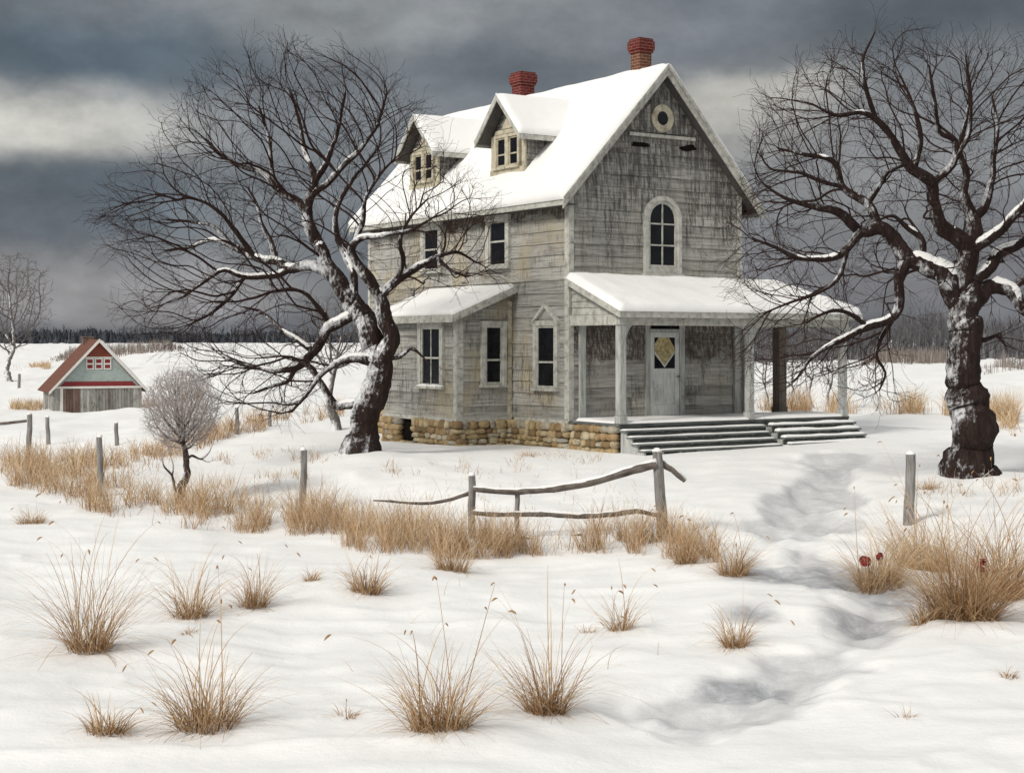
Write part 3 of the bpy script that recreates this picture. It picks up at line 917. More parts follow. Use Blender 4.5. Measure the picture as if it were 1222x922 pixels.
# porch roof: a lean-to that runs past the house on the right and ends in a hip
ro = .2; ZP, ZPE = 3.33, 2.52
EX0, EX1, EY = -.12, PW_ + ro, -PD - ro
RX = 6.2
A0, A1 = Vector((EX0, EY, ZPE)), Vector((EX1, EY, ZPE)); B0, B1 = Vector((EX0, -.03, ZP)), Vector((RX, -.03, ZP))
K1 = Vector((EX1, .9, ZPE)); K0 = Vector((W + .05, .9, ZPE)); B2 = Vector((W + .05, -.03, ZP))
pm = MB(); th = .08
pm.add([A0, A1, B1, B0, A0 - Vector((0, 0, th)), A1 - Vector((0, 0, th)), B1 - Vector((0, 0, th)), B0 - Vector((0, 0, th))], [(0, 1, 2, 3), (7, 6, 5, 4), (0, 4, 5, 1), (1, 5, 6, 2), (2, 6, 7, 3), (3, 7, 4, 0)])
dz = Vector((0, 0, th))
pm.add([A1, K1, B1, A1 - dz, K1 - dz, B1 - dz], [(0, 1, 2), (5, 4, 3), (0, 3, 4, 1)])
pm.add([K1, K0, B2, B1, K1 - dz, K0 - dz, B2 - dz, B1 - dz], [(0, 1, 2, 3), (7, 6, 5, 4), (0, 4, 5, 1), (1, 5, 6, 2)])
proof = pm.build('porch_roof', M['soffit'], house, recalc=False)
m = MB(); up = Vector((0, 0, .03))
snow_sheet(m, A0 + up + Vector((-.05, -.06, -.02)), A1 + up + Vector((.04, -.06, -.02)), B1 + up + Vector((.05, 0, 0)), B0 + up + Vector((-.05, 0, 0)), .14, 60, 18, .16, 12, .35)
m.build('snow', M['snow'], proof, smooth=True); m = MB()
snow_sheet(m, A1 + up + Vector((.06, -.04, -.02)), K1 + up + Vector((.06, .03, -.02)), B1 + up + Vector((0, .05, 0)), B1 + up + Vector((0, -.05, .0)), .14, 20, 14, .16, 13, .35)
m.build('snow', M['snow'], proof, smooth=True); m = MB()
snow_sheet(m, K1 + up, K0 + up, B2 + up, B1 + up, .13, 14, 12, .16, 14, .3)
m.build('snow', M['snow'], proof, smooth=True)
m = MB()
m.box((EX0 - .035, EY - .035, ZPE - .13), (EX1 + .035, EY - .003, ZPE + .02)); m.box((EX1 + .003, EY - .002, ZPE - .13), (EX1 + .035, .9, ZPE + .02))
m.hexa([(EX0 - .035, EY - .002, ZPE - .13), (EX0 - .003, EY - .002, ZPE - .13), (EX0 - .003, -.03, ZP - .13), (EX0 - .035, -.03, ZP - .13),
        (EX0 - .035, EY - .002, ZPE + .02), (EX0 - .003, EY - .002, ZPE + .02), (EX0 - .003, -.03, ZP + .02), (EX0 - .035, -.03, ZP + .02)])
m.build('eave_board', M['trim'], proof, bevel=.006)
m = MB()
m.box((.0, -PD - .02, PB), (PW_ - .04, -PD + .16, PB + .24)); m.box((PW_ - .22, -PD + .161, PB), (PW_ - .04, .2, PB + .24)); m.box((.0, -PD + .161, PB), (.16, -.03, PB + .24)); m.box((W + .05, .02, PB), (PW_ - .221, .2, PB + .24))
m.build('porch_beam', M['trim'], proof, bevel=.008)
m = MB(lambda p: Vector((.06 - p.y, -p.x, p.z)))
siding(m, lambda z: .06, lambda z: min(PD - .02, max(.07, PD - .02 - max(0, (z - PB - .30)) / .385)), PB + .24, ZP - .2, .17, rnd=rs)
m.prism([(.05, PB + .24), (PD - .04, PB + .24), (PD - .04, PB + .28), (.05, ZP - .12)], -.05, -.002)
m.build('side_panel', M['trim'], proof)
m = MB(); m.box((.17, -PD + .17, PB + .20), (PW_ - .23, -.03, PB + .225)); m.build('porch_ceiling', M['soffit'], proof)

# ---- front door
m = MB(FF)
m.box((2.24, 0, .0), (2.38, .075, 2.42)); m.box((3.30, 0, .0), (3.46, .075, 2.42)); m.box((2.38, 0, 2.08), (3.30, .07, 2.16)); m.box((2.38, 0, 2.36), (3.30, .072, 2.42)); m.box((2.2, 0, -.0), (3.5, .13, .045))
df = m.build('door_frame', M['post'], house, bevel=.006)
m = MB(FF); m.box((2.383, .002, 2.162), (3.297, .042, 2.358)); m.build('transom_pane', M['glass'], df)
m = MB(FF)
a0, a1, z0, z1 = 2.385, 3.295, .05, 2.075
m.box((a0, .0, z0), (a0 + .13, .055, z1)); m.box((a1 - .13, 0, z0), (a1, .055, z1)); m.box((a0 + .13, 0, z1 - .12), (a1 - .13, .055, z1)); m.box((a0 + .13, 0, z0), (a1 - .13, .055, z0 + .26)); m.box((a0 + .13, 0, 1.08), (a1 - .13, .055, 1.20)); m.box((2.80, 0, z0 + .26), (2.88, .053, 1.08))
door = m.build('door', M['door'], house, bevel=.006)
for xa, xb in ((a0 + .13, 2.80), (2.88, a1 - .13)):
    p = MB(FF); p.box((xa + .001, 0, z0 + .261), (xb - .001, .038, 1.079)); p.box((xa + .05, .0, z0 + .31), (xb - .05, .044, 1.03)); p.build('door_panel', M['door'], door, bevel=.01)
m = MB(FF); m.box((a0 + .131, .002, 1.201), (a1 - .131, .04, z1 - .121)); m.build('door_glass', M['glass'], door)
cx_, cz_, hx_, hz_ = 2.84, 1.60, .31, .36
m = MB(FF); m.prism([(cx_, cz_ - hz_), (cx_ + hx_, cz_ - .02), (cx_ + hx_, cz_ + .1), (cx_ + .14, cz_ + hz_ - .01), (cx_ - .18, cz_ + hz_ - .01), (cx_ - hx_, cz_ + .2), (cx_ - hx_, cz_ - .06)], .03, .043); m.build('curtain', M['curtain'], door)
m = MB(FF)
for s in (1, -1):
    m.hexa([(cx_, .03, cz_ - hz_ - .02), (cx_ + s * hx_, .03, cz_ - .03), (cx_ + s * hx_, .052, cz_ - .03), (cx_, .052, cz_ - hz_ - .02),
            (cx_, .03, cz_ - hz_ + .03), (cx_ + s * hx_, .03, cz_ + .02), (cx_ + s * hx_, .052, cz_ + .02), (cx_, .052, cz_ - hz_ + .03)])
m.build('glazing_bar', M['door'], door)
m = MB(FF); m.tube([(3.235, .05, 1.0), (3.235, .10, 1.0), (3.235, .115, 1.0)], [.015, .018, .03], 10); m.build('door_handle', M['metal'], door)


# ================================================================== TREES
def catmull(P, step):
    P = np.asarray(P, float)
    Q = np.vstack([2 * P[0] - P[1], P, 2 * P[-1] - P[-2]])
    out = []
    for i in range(1, len(Q) - 2):
        n = max(2, int(np.linalg.norm(Q[i + 1, :3] - Q[i, :3]) / step))
        for t in np.linspace(0, 1, n, endpoint=False):
            a, b, c, d = Q[i - 1:i + 3]
            out.append(.5 * ((2 * b) + (c - a) * t + (2 * a - 5 * b + 4 * c - d) * t * t + (3 * b - a - 3 * c + d) * t ** 3))
    out.append(Q[-2])
    return np.array(out)


class Skeleton:
    def __init__(s): s.p = []; s.par = []; s.r0 = []

    def add(s, p, par, r=0.):
        s.p.append(np.asarray(p, float)); s.par.append(par); s.r0.append(r)
        return len(s.p) - 1

    def limb(s, pts, step=.1):
        """pts rows (x,y,z,r); joins the nearest node already there"""
        C = catmull(pts, step)
        if s.p:
            P = np.array(s.p); par = int(((P - C[0, :3]) ** 2).sum(1).argmin())
        else:
            par = -1
        for k, c in enumerate(C):
            if k == 0 and par >= 0: continue
            par = s.add(c[:3], par, max(c[3], .003))

    def colonize(s, A, step, infl, kill, iters, rng, inertia=.55, jit=.18, trop=(0, 0, 0.), out=None, outk=.4):
        P = np.array(s.p); par = list(s.par); A = A.copy()
        d = np.full(len(A), 1e9); ni = np.zeros(len(A), int)
        dirs = np.zeros_like(P)
        for i, q in enumerate(par):
            if q >= 0:
                v = P[i] - P[q]; dirs[i] = v / (np.linalg.norm(v) + 1e-9)
        new = np.arange(len(P)); used = {}
        P = list(P); dirs = list(dirs); trop = np.array(trop)
        for it in range(iters):
            NP = np.array([P[i] for i in new])
            for c in range(0, len(A), 2000):
                D = ((A[c:c + 2000, None] - NP[None]) ** 2).sum(-1)
                j = D.argmin(1); dm = np.sqrt(D[np.arange(len(j)), j])
                b = dm < d[c:c + 2000]
                d[c:c + 2000][b] = dm[b]; ni[c:c + 2000][b] = new[j[b]]
            keep = d > kill
            A = A[keep]; d = d[keep]; ni = ni[keep]
            if len(A) == 0: break
            act = d < infl
            if not act.any(): break
            acc = {}
            PA = np.array(P)
            dv = A[act] - PA[ni[act]]; dv /= np.linalg.norm(dv, axis=1)[:, None] + 1e-9
            uq, inv = np.unique(ni[act], return_inverse=True)
            S = np.zeros((len(uq), 3)); np.add.at(S, inv, dv)
            S /= np.linalg.norm(S, axis=1)[:, None] + 1e-9
            nn = []; bad = []
            for k, i in enumerate(uq):
                v = S[k] + inertia * dirs[i] + rng.normal(0, jit, 3) + trop
                if out is not None:
                    w_ = P[i] - out; v = v + outk * w_ / (np.linalg.norm(w_) + .6)
                v /= np.linalg.norm(v) + 1e-9
                key = used.setdefault(i, [])
                if len(key) >= 3 or any(np.dot(v, o) > .93 for o in key):
                    bad.append(i); continue
                key.append(v); P.append(P[i] + v * step); par.append(i); dirs.append(v); nn.append(len(P) - 1)
            if bad:
                bm_ = np.isin(ni, bad) & (d < infl)
                # drop the attractors that only ever re-grow the same shoot
                kill_ = bm_ & (rng.random(len(A)) < .5)
                A = A[~kill_]; d = d[~kill_]; ni = ni[~kill_]
            if not nn: 
                if not bad: break
                nn = [len(P) - 1]
            new = np.array(nn)
        s.p = P; s.par = par; s.r0 = s.r0 + [0.] * (len(P) - len(s.r0))

    def twiglets(s, rng, n_tip, n_side, ln, rmax_nodes, step, ang=.6, up=0.):
        ch = s.children(); P = s.p
        tips = [i for i in range(len(P)) if not ch[i]]
        side = [i for i in rmax_nodes if ch[i]]
        base = [(i, n_tip) for i in tips] + [(i, 1) for i in side if rng.random() < n_side]
        for i, n in base:
            q = s.par[i]
            if q < 0: continue
            d = P[i] - P[q]; d = d / (np.linalg.norm(d) + 1e-9)
            for k in range(n):
                v = d + rng.normal(0, ang, 3) * (1 if ch[i] else .75); v[2] += up; v /= np.linalg.norm(v)
                L_ = ln * rng.uniform(.5, 1.3); m = max(2, int(L_ / step)); p = i; pos = P[i]
                for j in range(m):
                    v = v + rng.normal(0, .16, 3); v /= np.linalg.norm(v); pos = pos + v * L_ / m
                    p = s.add(pos, p)

    def children(s):
        ch = [[] for _ in s.p]
        for i, q in enumerate(s.par):
            if q >= 0: ch[q].append(i)
        return ch

    def smooth(s, n=1, first=0):
        P = np.array(s.p); ch = s.children()
        for _ in range(n):
            Q = P.copy()
            for i in range(first, len(P)):
                if s.par[i] >= 0 and len(ch[i]) == 1: Q[i] = .5 * P[i] + .25 * (P[s.par[i]] + P[ch[i][0]])
            P = Q
        s.p = list(P)

    def radii(s, tip, e):
        n = len(s.p); acc = np.zeros(n); ch = s.children()
        order = []; st_ = [i for i in range(n) if s.par[i] < 0]
        while st_:
            i = st_.pop(); order.append(i); st_ += ch[i]
        for i in reversed(order):
            if acc[i] == 0: acc[i] = tip ** e
            if s.par[i] >= 0: acc[s.par[i]] += acc[i]
        r = acc ** (1 / e)
        r = np.where(np.array(s.r0) > 0, np.maximum(np.array(s.r0), r * .42), r)
        for i in order:                       # never thicker than the wood it grows from
            if s.par[i] >= 0: r[i] = min(r[i], r[s.par[i]])
        return r, ch, order


def sweep(ch_pts, ch_r, sides, rng, knob=0.):
    """tube along points -> verts, quads"""
    P = np.asarray(ch_pts); k = len(P)
    D = np.empty_like(P); D[1:-1] = P[2:] - P[:-2]; D[0] = P[1] - P[0]; D[-1] = P[-1] - P[-2]
    D /= np.linalg.norm(D, axis=1)[:, None] + 1e-9
    a = np.array([0, 0, 1.]) if abs(D[0][2]) < .9 else np.array([1., 0, 0])
    U = np.empty_like(P); u = a - D[0] * a.dot(D[0]); u /= np.linalg.norm(u)
    for i in range(k):
        u = u - D[i] * u.dot(D[i]); u /= np.linalg.norm(u) + 1e-9; U[i] = u
    Wv = np.cross(D, U)
    th = np.arange(sides) * 2 * PI / sides
    rr = np.asarray(ch_r)[:, None] * np.ones(sides)
    if knob: rr = rr * (1 + rng.normal(0, knob, rr.shape))
    V = P[:, None] + rr[..., None] * (np.cos(th)[None, :, None] * U[:, None] + np.sin(th)[None, :, None] * Wv[:, None])
    i0 = np.arange(k - 1)[:, None] * sides; j = np.arange(sides)[None]; jn = (j + 1) % sides
    Fq = np.stack([i0 + j, i0 + jn, i0 + sides + jn, i0 + sides + j], -1).reshape(-1, 4)
    return V.reshape(-1, 3), Fq, (P, D)


def tree_object(root, sk, tip, e, bark, twig, rng, split=.035, snow_r=.04, snow_amt=1., base=None, knob=.03, crown='crown'):
    """turns a skeleton into trunk, crown and lying snow under the tree's Empty"""
    r, ch, order = sk.radii(tip, e)
    o = np.array(root.location)
    P = np.array(sk.p) - o
    acc = {'trunk': ([], [], 0), 'crown': ([], [], 0), 'snow': ([], [], 0)}

    def put(k, V, Fq):
        a, b, n = acc[k]; a.append(V); b.append(Fq + n); acc[k] = (a, b, n + len(V))
    runs = []
    starts = [(i, -1) for i in range(len(P)) if sk.par[i] < 0]
    while starts:
        i, q = starts.pop()
        c = [q, i] if q >= 0 else [i]
        while ch[c[-1]]:
            k = ch[c[-1]]
            k = sorted(k, key=lambda x: -r[x])
            for x in k[1:]: starts.append((x, c[-1]))
            c.append(k[0])
        # split thick wood from the crown
        rr = r[c].copy()
        if q >= 0: rr[0] = min(rr[0], rr[1] * 1.25)
        cp = P[c]
        big = rr > split
        nb_ = int(big.sum()) if big.any() else 0
        segs = []
        if nb_ >= 2:
            segs.append(('trunk', 0, nb_ + 1 if nb_ < len(c) else nb_))
            if nb_ < len(c) - 1: segs.append(('crown', nb_, len(c)))
        else:
            segs.append(('crown', 0, len(c)))
        for kind, a, b in segs:
            pts = cp[a:b]; rd = rr[a:b]
            if len(pts) < 2: continue
            # break long tapering chains by side count
            if kind == 'trunk':
                n = 14 if rd[0] > .15 else 9
                pr = np.concatenate([pts, rd[:, None]], 1)
                C = catmull(pr, .05)
                C[:, 3] = np.maximum(C[:, 3], .004)
                s_ = np.arange(len(C)) * .05
                off = rng.uniform(0, 50)
                wob = np.stack([vnoise(s_ * 3.1 + off, s_ * 0 + 1.5), vnoise(s_ * 3.1 + off, s_ * 0 + 7.5), vnoise(s_ * 3.1 + off, s_ * 0 + 13.5)], 1) - .5
                fade = np.clip(np.arange(len(C)) / 6, 0, 1)[:, None]
                C[:, :3] += wob * C[:, 3:4] * .9 * fade
                C[:, 3] *= 1 + (vnoise(s_ * 4 + off, s_ * 0 + 3) - .5) * .22
                V, Fq, (Pc, D) = sweep(C[:, :3], C[:, 3], n, rng, knob)
                put('trunk', V, Fq)
                # snow lying along the upper side
                sel = C[:, 3] > snow_r
                th = np.zeros(len(C))
                steep = np.abs(D[:, 2])
                nz = fbm(s_ * 1.6 + off * 3, s_ * 0 + 2.2, 2)
                th = np.clip((nz - .47 + (.30 - steep ** 2 * .62) + (snow_amt - 1)) * 3.0, 0, 1) * sel
                i = 0
                while i < len(C):
                    if th[i] > .05:
                        j = i
                        while j < len(C) and th[j] > .05: j += 1
                        if j - i > 5:
                            idx = np.arange(i, j); t = th[idx].copy()
                            ed = np.minimum(np.arange(len(idx)), np.arange(len(idx))[::-1]); t *= np.clip(ed / 4, .05, 1)
                            upv = np.array([0, 0, 1.]) - D[idx] * D[idx][:, 2:3]
                            wind = np.array([-.45, -.35, 0]); wind = wind - D[idx] * (D[idx] @ wind)[:, None]
                            upv = upv + wind * .8
                            upv /= np.linalg.norm(upv, axis=1)[:, None] + 1e-9
                            sd = np.cross(D[idx], upv)
                            rdx = C[idx, 3]
                            prof = [(-.80, .45), (-.66, .86), (-.36, 1.14), (0, 1.24), (.36, 1.14), (.66, .86), (.80, .45), (.4, .5), (-.4, .5)]
                            m_ = len(prof)
                            Vv = np.empty((len(idx), m_, 3))
                            for kk, (a_, b_) in enumerate(prof):
                                hb = b_ if kk >= 7 else .72 * (math.sqrt(max(0, 1 - a_ * a_))) + (b_ - .72 * math.sqrt(max(0, 1 - a_ * a_)))
                                hh = np.where(kk >= 7, .4, .55 + (hb - .55) * t * .95 if kk not in (0, 6) else .25)
                                aa = a_ * (.35 + .65 * t)
                                jit_ = 1 + rng.normal(0, .06, len(idx))
                                Vv[:, kk] = C[idx, :3] + sd * (aa * rdx * jit_)[:, None] + upv * (hh * rdx * jit_)[:, None]
                            i0 = np.arange(len(idx) - 1)[:, None] * m_; jj = np.arange(m_)[None]; jn = (jj + 1) % m_
                            Fq = np.stack([i0 + jj, i0 + jn, i0 + m_ + jn, i0 + m_ + jj], -1).reshape(-1, 4)
                            runs.append((Vv.reshape(-1, 3), Fq[:, ::-1]))
                        i = j
                    else:
                        i += 1
            else:
                n = 6 if rd[0] > .018 else 4 if rd[0] > .007 else 3
                V, Fq, _ = sweep(pts, rd, n, rng)
                put('crown', V, Fq)
    runs.sort(key=lambda x: -len(x[0]))
    for v_, f_ in runs[:90]: np_mesh('snow', v_, f_, M['snow'], root, None, True)
    for k, mat in (('trunk', bark), ('crown', twig)):
        a, b, n = acc[k]
        if a: np_mesh(crown if k == 'crown' else k, np.concatenate(a), np.concatenate(b), mat, root, None, True)


def inside(poly, x, y):
    poly = np.asarray(poly, float); c = np.zeros(len(x), bool)
    j = len(poly) - 1
    for i in range(len(poly)):
        xi, yi = poly[i]; xj, yj = poly[j]
        c ^= ((yi > y) != (yj > y)) & (x < (xj - xi) * (y - yi) / (yj - yi + 1e-9) + xi)
        j = i
    return c


def crown_points(poly, Y, n, depth, rng, centre, holes=()):
    """points spread through the crown's volume: the outline is the silhouette, the depth swells in its middle"""
    poly = np.asarray(poly, float); lo = poly.min(0); hi = poly.max(0)
    px = rng.uniform(lo[0], hi[0], n * 4); py = rng.uniform(lo[1], hi[1], n * 4)
    k = inside(poly, px, py)
    px, py = px[k][:n], py[k][:n]
    dx = (px - centre[0]) / (hi[0] - lo[0]) * 2; dy = (py - centre[1]) / (hi[1] - lo[1]) * 2
    rho = np.clip(np.hypot(dx, dy), 0, 1)
    kp = rng.random(len(px)) < .42 + .58 * rho ** 2          # most fine wood grows at the outside of a crown
    px, py, rho = px[kp], py[kp], rho[kp]
    D = depth * np.sqrt(1 - rho ** 2 * .9)
    dY = rng.uniform(-1, 1, len(px)) * D
    # the outline is drawn at the tree's own distance, so a point's place is fixed there and then moved in depth
    py = np.where(py < centre[1], centre[1] + (py - centre[1]) * .89, py)
    s = Y / F
    return np.stack([(px - 611) * s, Y + dY, ZC - (py - HY) * s], 1)


def limbs3(lst, Y, rng, spread=.9):
    """limb lists of (px, py, r_px[, dY]) -> world; side limbs drift towards or away from the viewer"""
    out = []
    s = Y / F
    for k, l in enumerate(lst):
        dr = rng.uniform(-1, 1) * spread if k else 0
        ln = 0; rows = []; prev = None
        for q in l:
            px, py, r = q[:3]
            if prev: ln += math.hypot(px - prev[0], py - prev[1]) * s
            prev = (px, py)
            dY = q[3] if len(q) > 3 else dr * ln * .45
            rows.append(((px - 611) * s, Y + dY, ZC - (py - HY) * s, r * s))
        out.append(rows)
    return out


def grow(sk, limbs, step=.1):
    for l in limbs:
        l = [list(q) for q in l]
        if sk.p:
            P = np.array(sk.p); i = int((((P - np.array(l[0][:3])) * np.array([1, .15, 1])) ** 2).sum(1).argmin())
            off = P[i] - np.array(l[0][:3])
            for q in l:
                q[1] += off[1]
            l[0][:3] = list(P[i])
        sk.limb(l, step)


# ---- the big tree on the left
rngL = np.random.default_rng(21)
YL = 34.0
LT = [
    [(434, 578, 42), (436, 556, 31), (437, 540, 23), (438, 515, 18.5), (440, 490, 17.5), (446, 462, 16.5), (453, 440, 18), (452, 425, 16)],
    [(452, 428, 15), (444, 405, 14), (436, 385, 13), (420, 360, 12), (405, 341, 11), (390, 322, 11), (379, 300, 8.5), (366, 273, 8), (361, 247, 7), (362, 232, 5.5), (368, 205, 4.5), (355, 172, 3.4), (347, 135, 2.4), (336, 100, 1.5)],
    [(361, 246, 6), (345, 234, 5.2), (325, 222, 4.4), (306, 201, 3.6), (283, 193, 2.8), (258, 182, 2), (236, 160, 1.2)],
    [(366, 212, 4.5), (378, 196, 4), (388, 172, 3.2), (396, 140, 2.4), (404, 100, 1.5)],
    [(368, 235, 4.6), (385, 215, 4), (404, 195, 3.6), (425, 178, 2.8), (448, 150, 2), (462, 112, 1.2)],
    [(325, 222, 3.4), (316, 195, 2.8), (312, 160, 2.2), (300, 120, 1.4)],
    [(388, 322, 8), (366, 315, 6.5), (342, 318, 6), (322, 311, 5.5), (292, 303, 4.6), (266, 292, 4), (238, 281, 3.2), (205, 288, 2.2), (172, 292, 1.4)],
    [(342, 318, 5), (318, 326, 4.4), (284, 328, 3.8), (258, 320, 3), (235, 335, 2.4), (212, 352, 1.5)],
    [(292, 303, 3.8), (276, 280, 3.2), (262, 258, 2.6), (240, 240, 2), (214, 230, 1.3)],
    [(322, 311, 4), (314, 285, 3.2), (300, 262, 2.6), (292, 235, 1.8), (280, 215, 1.1)],
    [(266, 292, 3), (240, 265, 2.6), (214, 258, 2), (180, 255, 1.2)],
    [(284, 328, 3), (270, 350, 2.6), (248, 372, 2), (225, 385, 1.3)],
    [(420, 372, 7), (405, 384, 6.5), (390, 393, 6.2), (372, 420, 5.6), (350, 437, 5), (322, 441, 4), (290, 436, 3), (262, 428, 1.8)],
    [(372, 420, 4), (350, 405, 3.2), (330, 392, 2.6), (305, 372, 2), (280, 365, 1.2)],
    [(390, 393, 4), (382, 370, 3.2), (366, 352, 2.4), (352, 345, 1.6)],
    [(350, 437, 3.6), (338, 455, 2.8), (318, 462, 2), (296, 470, 1.2)],
    [(438, 486, 7), (418, 483, 5.6), (400, 482, 5), (386, 462, 4.4), (370, 440, 3.6), (352, 428, 2.2), (335, 425, 1.2)],
    [(446, 430, 8), (425, 428, 5), (405, 432, 4.4), (384, 448, 3.4), (368, 470, 2.4), (352, 490, 1.4)],
    [(454, 432, 14), (464, 412, 11), (467, 396, 9.5), (460, 372, 8.6), (456, 354, 8), (442, 334, 7), (428, 316, 6), (424, 299, 5.2), (436, 288, 4.2), (460, 284, 3.2), (490, 280, 2.2), (515, 268, 1.3)],
    [(456, 352, 6.6), (474, 334, 5.4), (498, 320, 4.2), (520, 306, 3.2), (545, 300, 2), (568, 312, 1.2)],
    [(520, 306, 3), (535, 320, 2.2), (556, 330, 1.3)],
    [(474, 334, 4), (482, 312, 3.2), (478, 290, 2.4), (490, 262, 1.6), (510, 240, 1)],
    [(418, 358, 6), (420, 330, 5.4), (412, 306, 5), (398, 278, 4.2), (398, 248, 3.4), (412, 218, 2.6), (432, 192, 1.8), (448, 170, 1)],
    [(424, 300, 4), (436, 270, 3.2), (440, 240, 2.4), (458, 212, 1.7), (474, 195, 1)],
    [(462, 436, 5), (478, 424, 3), (492, 416, 2.2), (504, 424, 1.4), (512, 432, .9)],
]
skL = Skeleton(); grow(skL, limbs3(LT, YL, rngL, .9))
nL = len(skL.p)
polyL = [(140, 262), (160, 225), (190, 190), (205, 160), (240, 110), (262, 80), (300, 60), (350, 45), (400, 60), (430, 70), (465, 62), (478, 110), (500, 140), (500, 175), (540, 200), (575, 245), (590, 300), (588, 335), (545, 345), (510, 345), (480, 372), (470, 350), (440, 250), (420, 275), (432, 320), (400, 290), (375, 340), (405, 392), (380, 470), (350, 490), (318, 478), (270, 475), (235, 455), (245, 430), (190, 405), (165, 370), (195, 350), (158, 318)]
AL = crown_points(polyL, YL, 3300, 2.3, rngL, (370, 290))
skL.colonize(AL, .085, .75, .23, 170, rngL, 1.1, .13, out=np.array([-2.6, 34.0, 2.4]), outk=1.1)
skL.smooth(3, nL)
skL.twiglets(rngL, 5, .30, .50, [], .09, .40)
nL2 = len(skL.p)
skL.twiglets(rngL, 1, .07, .24, range(nL, nL2), .08, .45)
treeL = empty('bare_tree', at(437, 545, YL), 0, 'gnarled bare tree with snow along its limbs left of the farmhouse', 'tree', 'big bare trees flanking the house')
treeL.location.z = float(T(treeL.location.x, treeL.location.y)) - .05
tree_object(treeL, skL, .0029, 1.85, M['bark'], M['twig'], rngL, .035, .045, 1.13)

# ---- the big tree on the right
rngR = np.random.default_rng(33)
YR = 28.8
RT = [
    [(1162, 604, 46), (1162, 585, 40), (1160, 566, 33), (1158, 542, 26), (1157, 515, 25), (1156, 492, 28), (1151, 468, 20.5), (1154, 448, 20), (1150, 425, 23), (1152, 402, 20), (1152, 375, 18), (1153, 352, 17)],
    [(1152, 372, 17), (1142, 352, 14), (1132, 336, 13), (1116, 320, 12), (1098, 311, 11.5), (1081, 308, 11), (1068, 286, 10), (1050, 274, 8), (1026, 277, 6.6), (1001, 254, 5), (965, 247, 3.6), (935, 238, 2.2), (910, 222, 1.2)],
    [(1028, 277, 5.6), (1010, 296, 5), (992, 308, 4.4), (952, 309, 3.2), (925, 296, 2.2), (900, 285, 1.2)],
    [(1052, 274, 5.6), (1036, 242, 5), (1011, 222, 4.2), (1001, 190, 3.4), (964, 178, 2.4), (938, 172, 1.3)],
    [(1036, 242, 4), (1050, 222, 3.2), (1060, 205, 2.4), (1078, 198, 1.6)],
    [(1011, 222, 3), (985, 215, 2.6), (960, 205, 2), (925, 200, 1.2)],
    [(1082, 312, 8), (1072, 334, 6.6), (1069, 370, 6), (1054, 384, 5.4), (1031, 390, 4.6), (994, 408, 3.4), (965, 425, 2.4), (945, 452, 1.3)],
    [(1068, 372, 4), (1052, 400, 3), (1046, 425, 2.3), (1058, 445, 1.6), (1052, 465, 1)],
    [(1012, 296, 3.4), (1000, 330, 2.8), (975, 350, 2.2), (945, 360, 1.6), (915, 372, 1)],
    [(1031, 390, 3), (1012, 375, 2.6), (985, 372, 2), (955, 385, 1.2)],
    [(1100, 312, 5), (1100, 290, 4.2), (1084, 272, 3.4), (1066, 258, 2.2), (1050, 262, 1.3)],
    [(1154, 352, 16), (1153, 325, 14), (1154, 300, 12), (1138, 284, 9.5), (1112, 264, 8.6), (1106, 240, 7.6), (1104, 222, 7), (1081, 207, 6), (1063, 183, 5), (1044, 158, 4), (1014, 142, 3), (985, 147, 2), (955, 135, 1.1)],
    [(1030, 148, 3.2), (1020, 120, 2.6), (1012, 88, 1.8), (1022, 60, 1)],
    [(1105, 224, 4.8), (1126, 200, 4.2), (1124, 174, 3.6), (1105, 164, 3), (1097, 132, 2.2), (1088, 95, 1.3)],
    [(1081, 206, 3.6), (1088, 174, 3), (1080, 138, 2.2), (1062, 100, 1.3)],
    [(1126, 196, 3), (1140, 168, 2.4), (1138, 130, 1.8), (1128, 90, 1.1)],
    [(1154, 302, 10), (1160, 280, 9), (1160, 262, 8), (1152, 236, 5.4), (1157, 208, 4.4), (1150, 178, 3.4), (1160, 142, 2.4), (1168, 100, 1.3)],
    [(1160, 264, 6), (1174, 250, 5.4), (1186, 222, 4.6), (1190, 190, 3.6), (1200, 150, 2.4), (1196, 110, 1.3)],
    [(1158, 300, 8), (1175, 285, 6.6), (1195, 268, 5.4), (1215, 240, 4.4), (1235, 215, 3.2), (1260, 180, 2), (1270, 140, 1.1)],
    [(1156, 335, 10), (1176, 322, 8), (1196, 302, 6.6), (1222, 288, 5), (1255, 268, 3.6), (1290, 250, 2)],
    [(1155, 368, 13), (1168, 350, 11), (1185, 340, 9.5), (1203, 346, 8.6), (1218, 366, 7), (1242, 380, 5.4), (1270, 372, 3.6), (1300, 380, 2)],
    [(1203, 346, 5), (1228, 330, 4), (1255, 322, 3), (1285, 305, 1.6)],
    [(1222, 370, 4), (1232, 400, 3), (1250, 425, 2), (1262, 452, 1.1)],
    [(1160, 395, 5), (1176, 405, 3), (1192, 400, 2.2), (1206, 412, 1.2)],
]
skR = Skeleton(); grow(skR, limbs3(RT, YR, rngR, .9))
nR = len(skR.p)
polyR = [(888, 320), (880, 285), (905, 240), (900, 205), (915, 160), (920, 120), (945, 90), (985, 65), (1030, 48), (1080, 42), (1130, 50), (1180, 55), (1240, 75), (1290, 120), (1320, 180), (1330, 250), (1325, 330), (1310, 390), (1270, 450), (1235, 440), (1225, 400), (1180, 412), (1172, 380), (1185, 365), (1172, 340), (1120, 345), (1085, 360), (1090, 410), (1062, 470), (1030, 475), (1020, 425), (985, 455), (930, 465), (905, 430), (880, 400), (935, 360), (890, 345)]
AR = crown_points(polyR, YR, 3500, 2.2, rngR, (1105, 250))
skR.colonize(AR, .075, .7, .2, 170, rngR, 1.1, .13, out=np.array([8.2, 28.8, 3.2]), outk=1.1)
skR.smooth(3, nR)
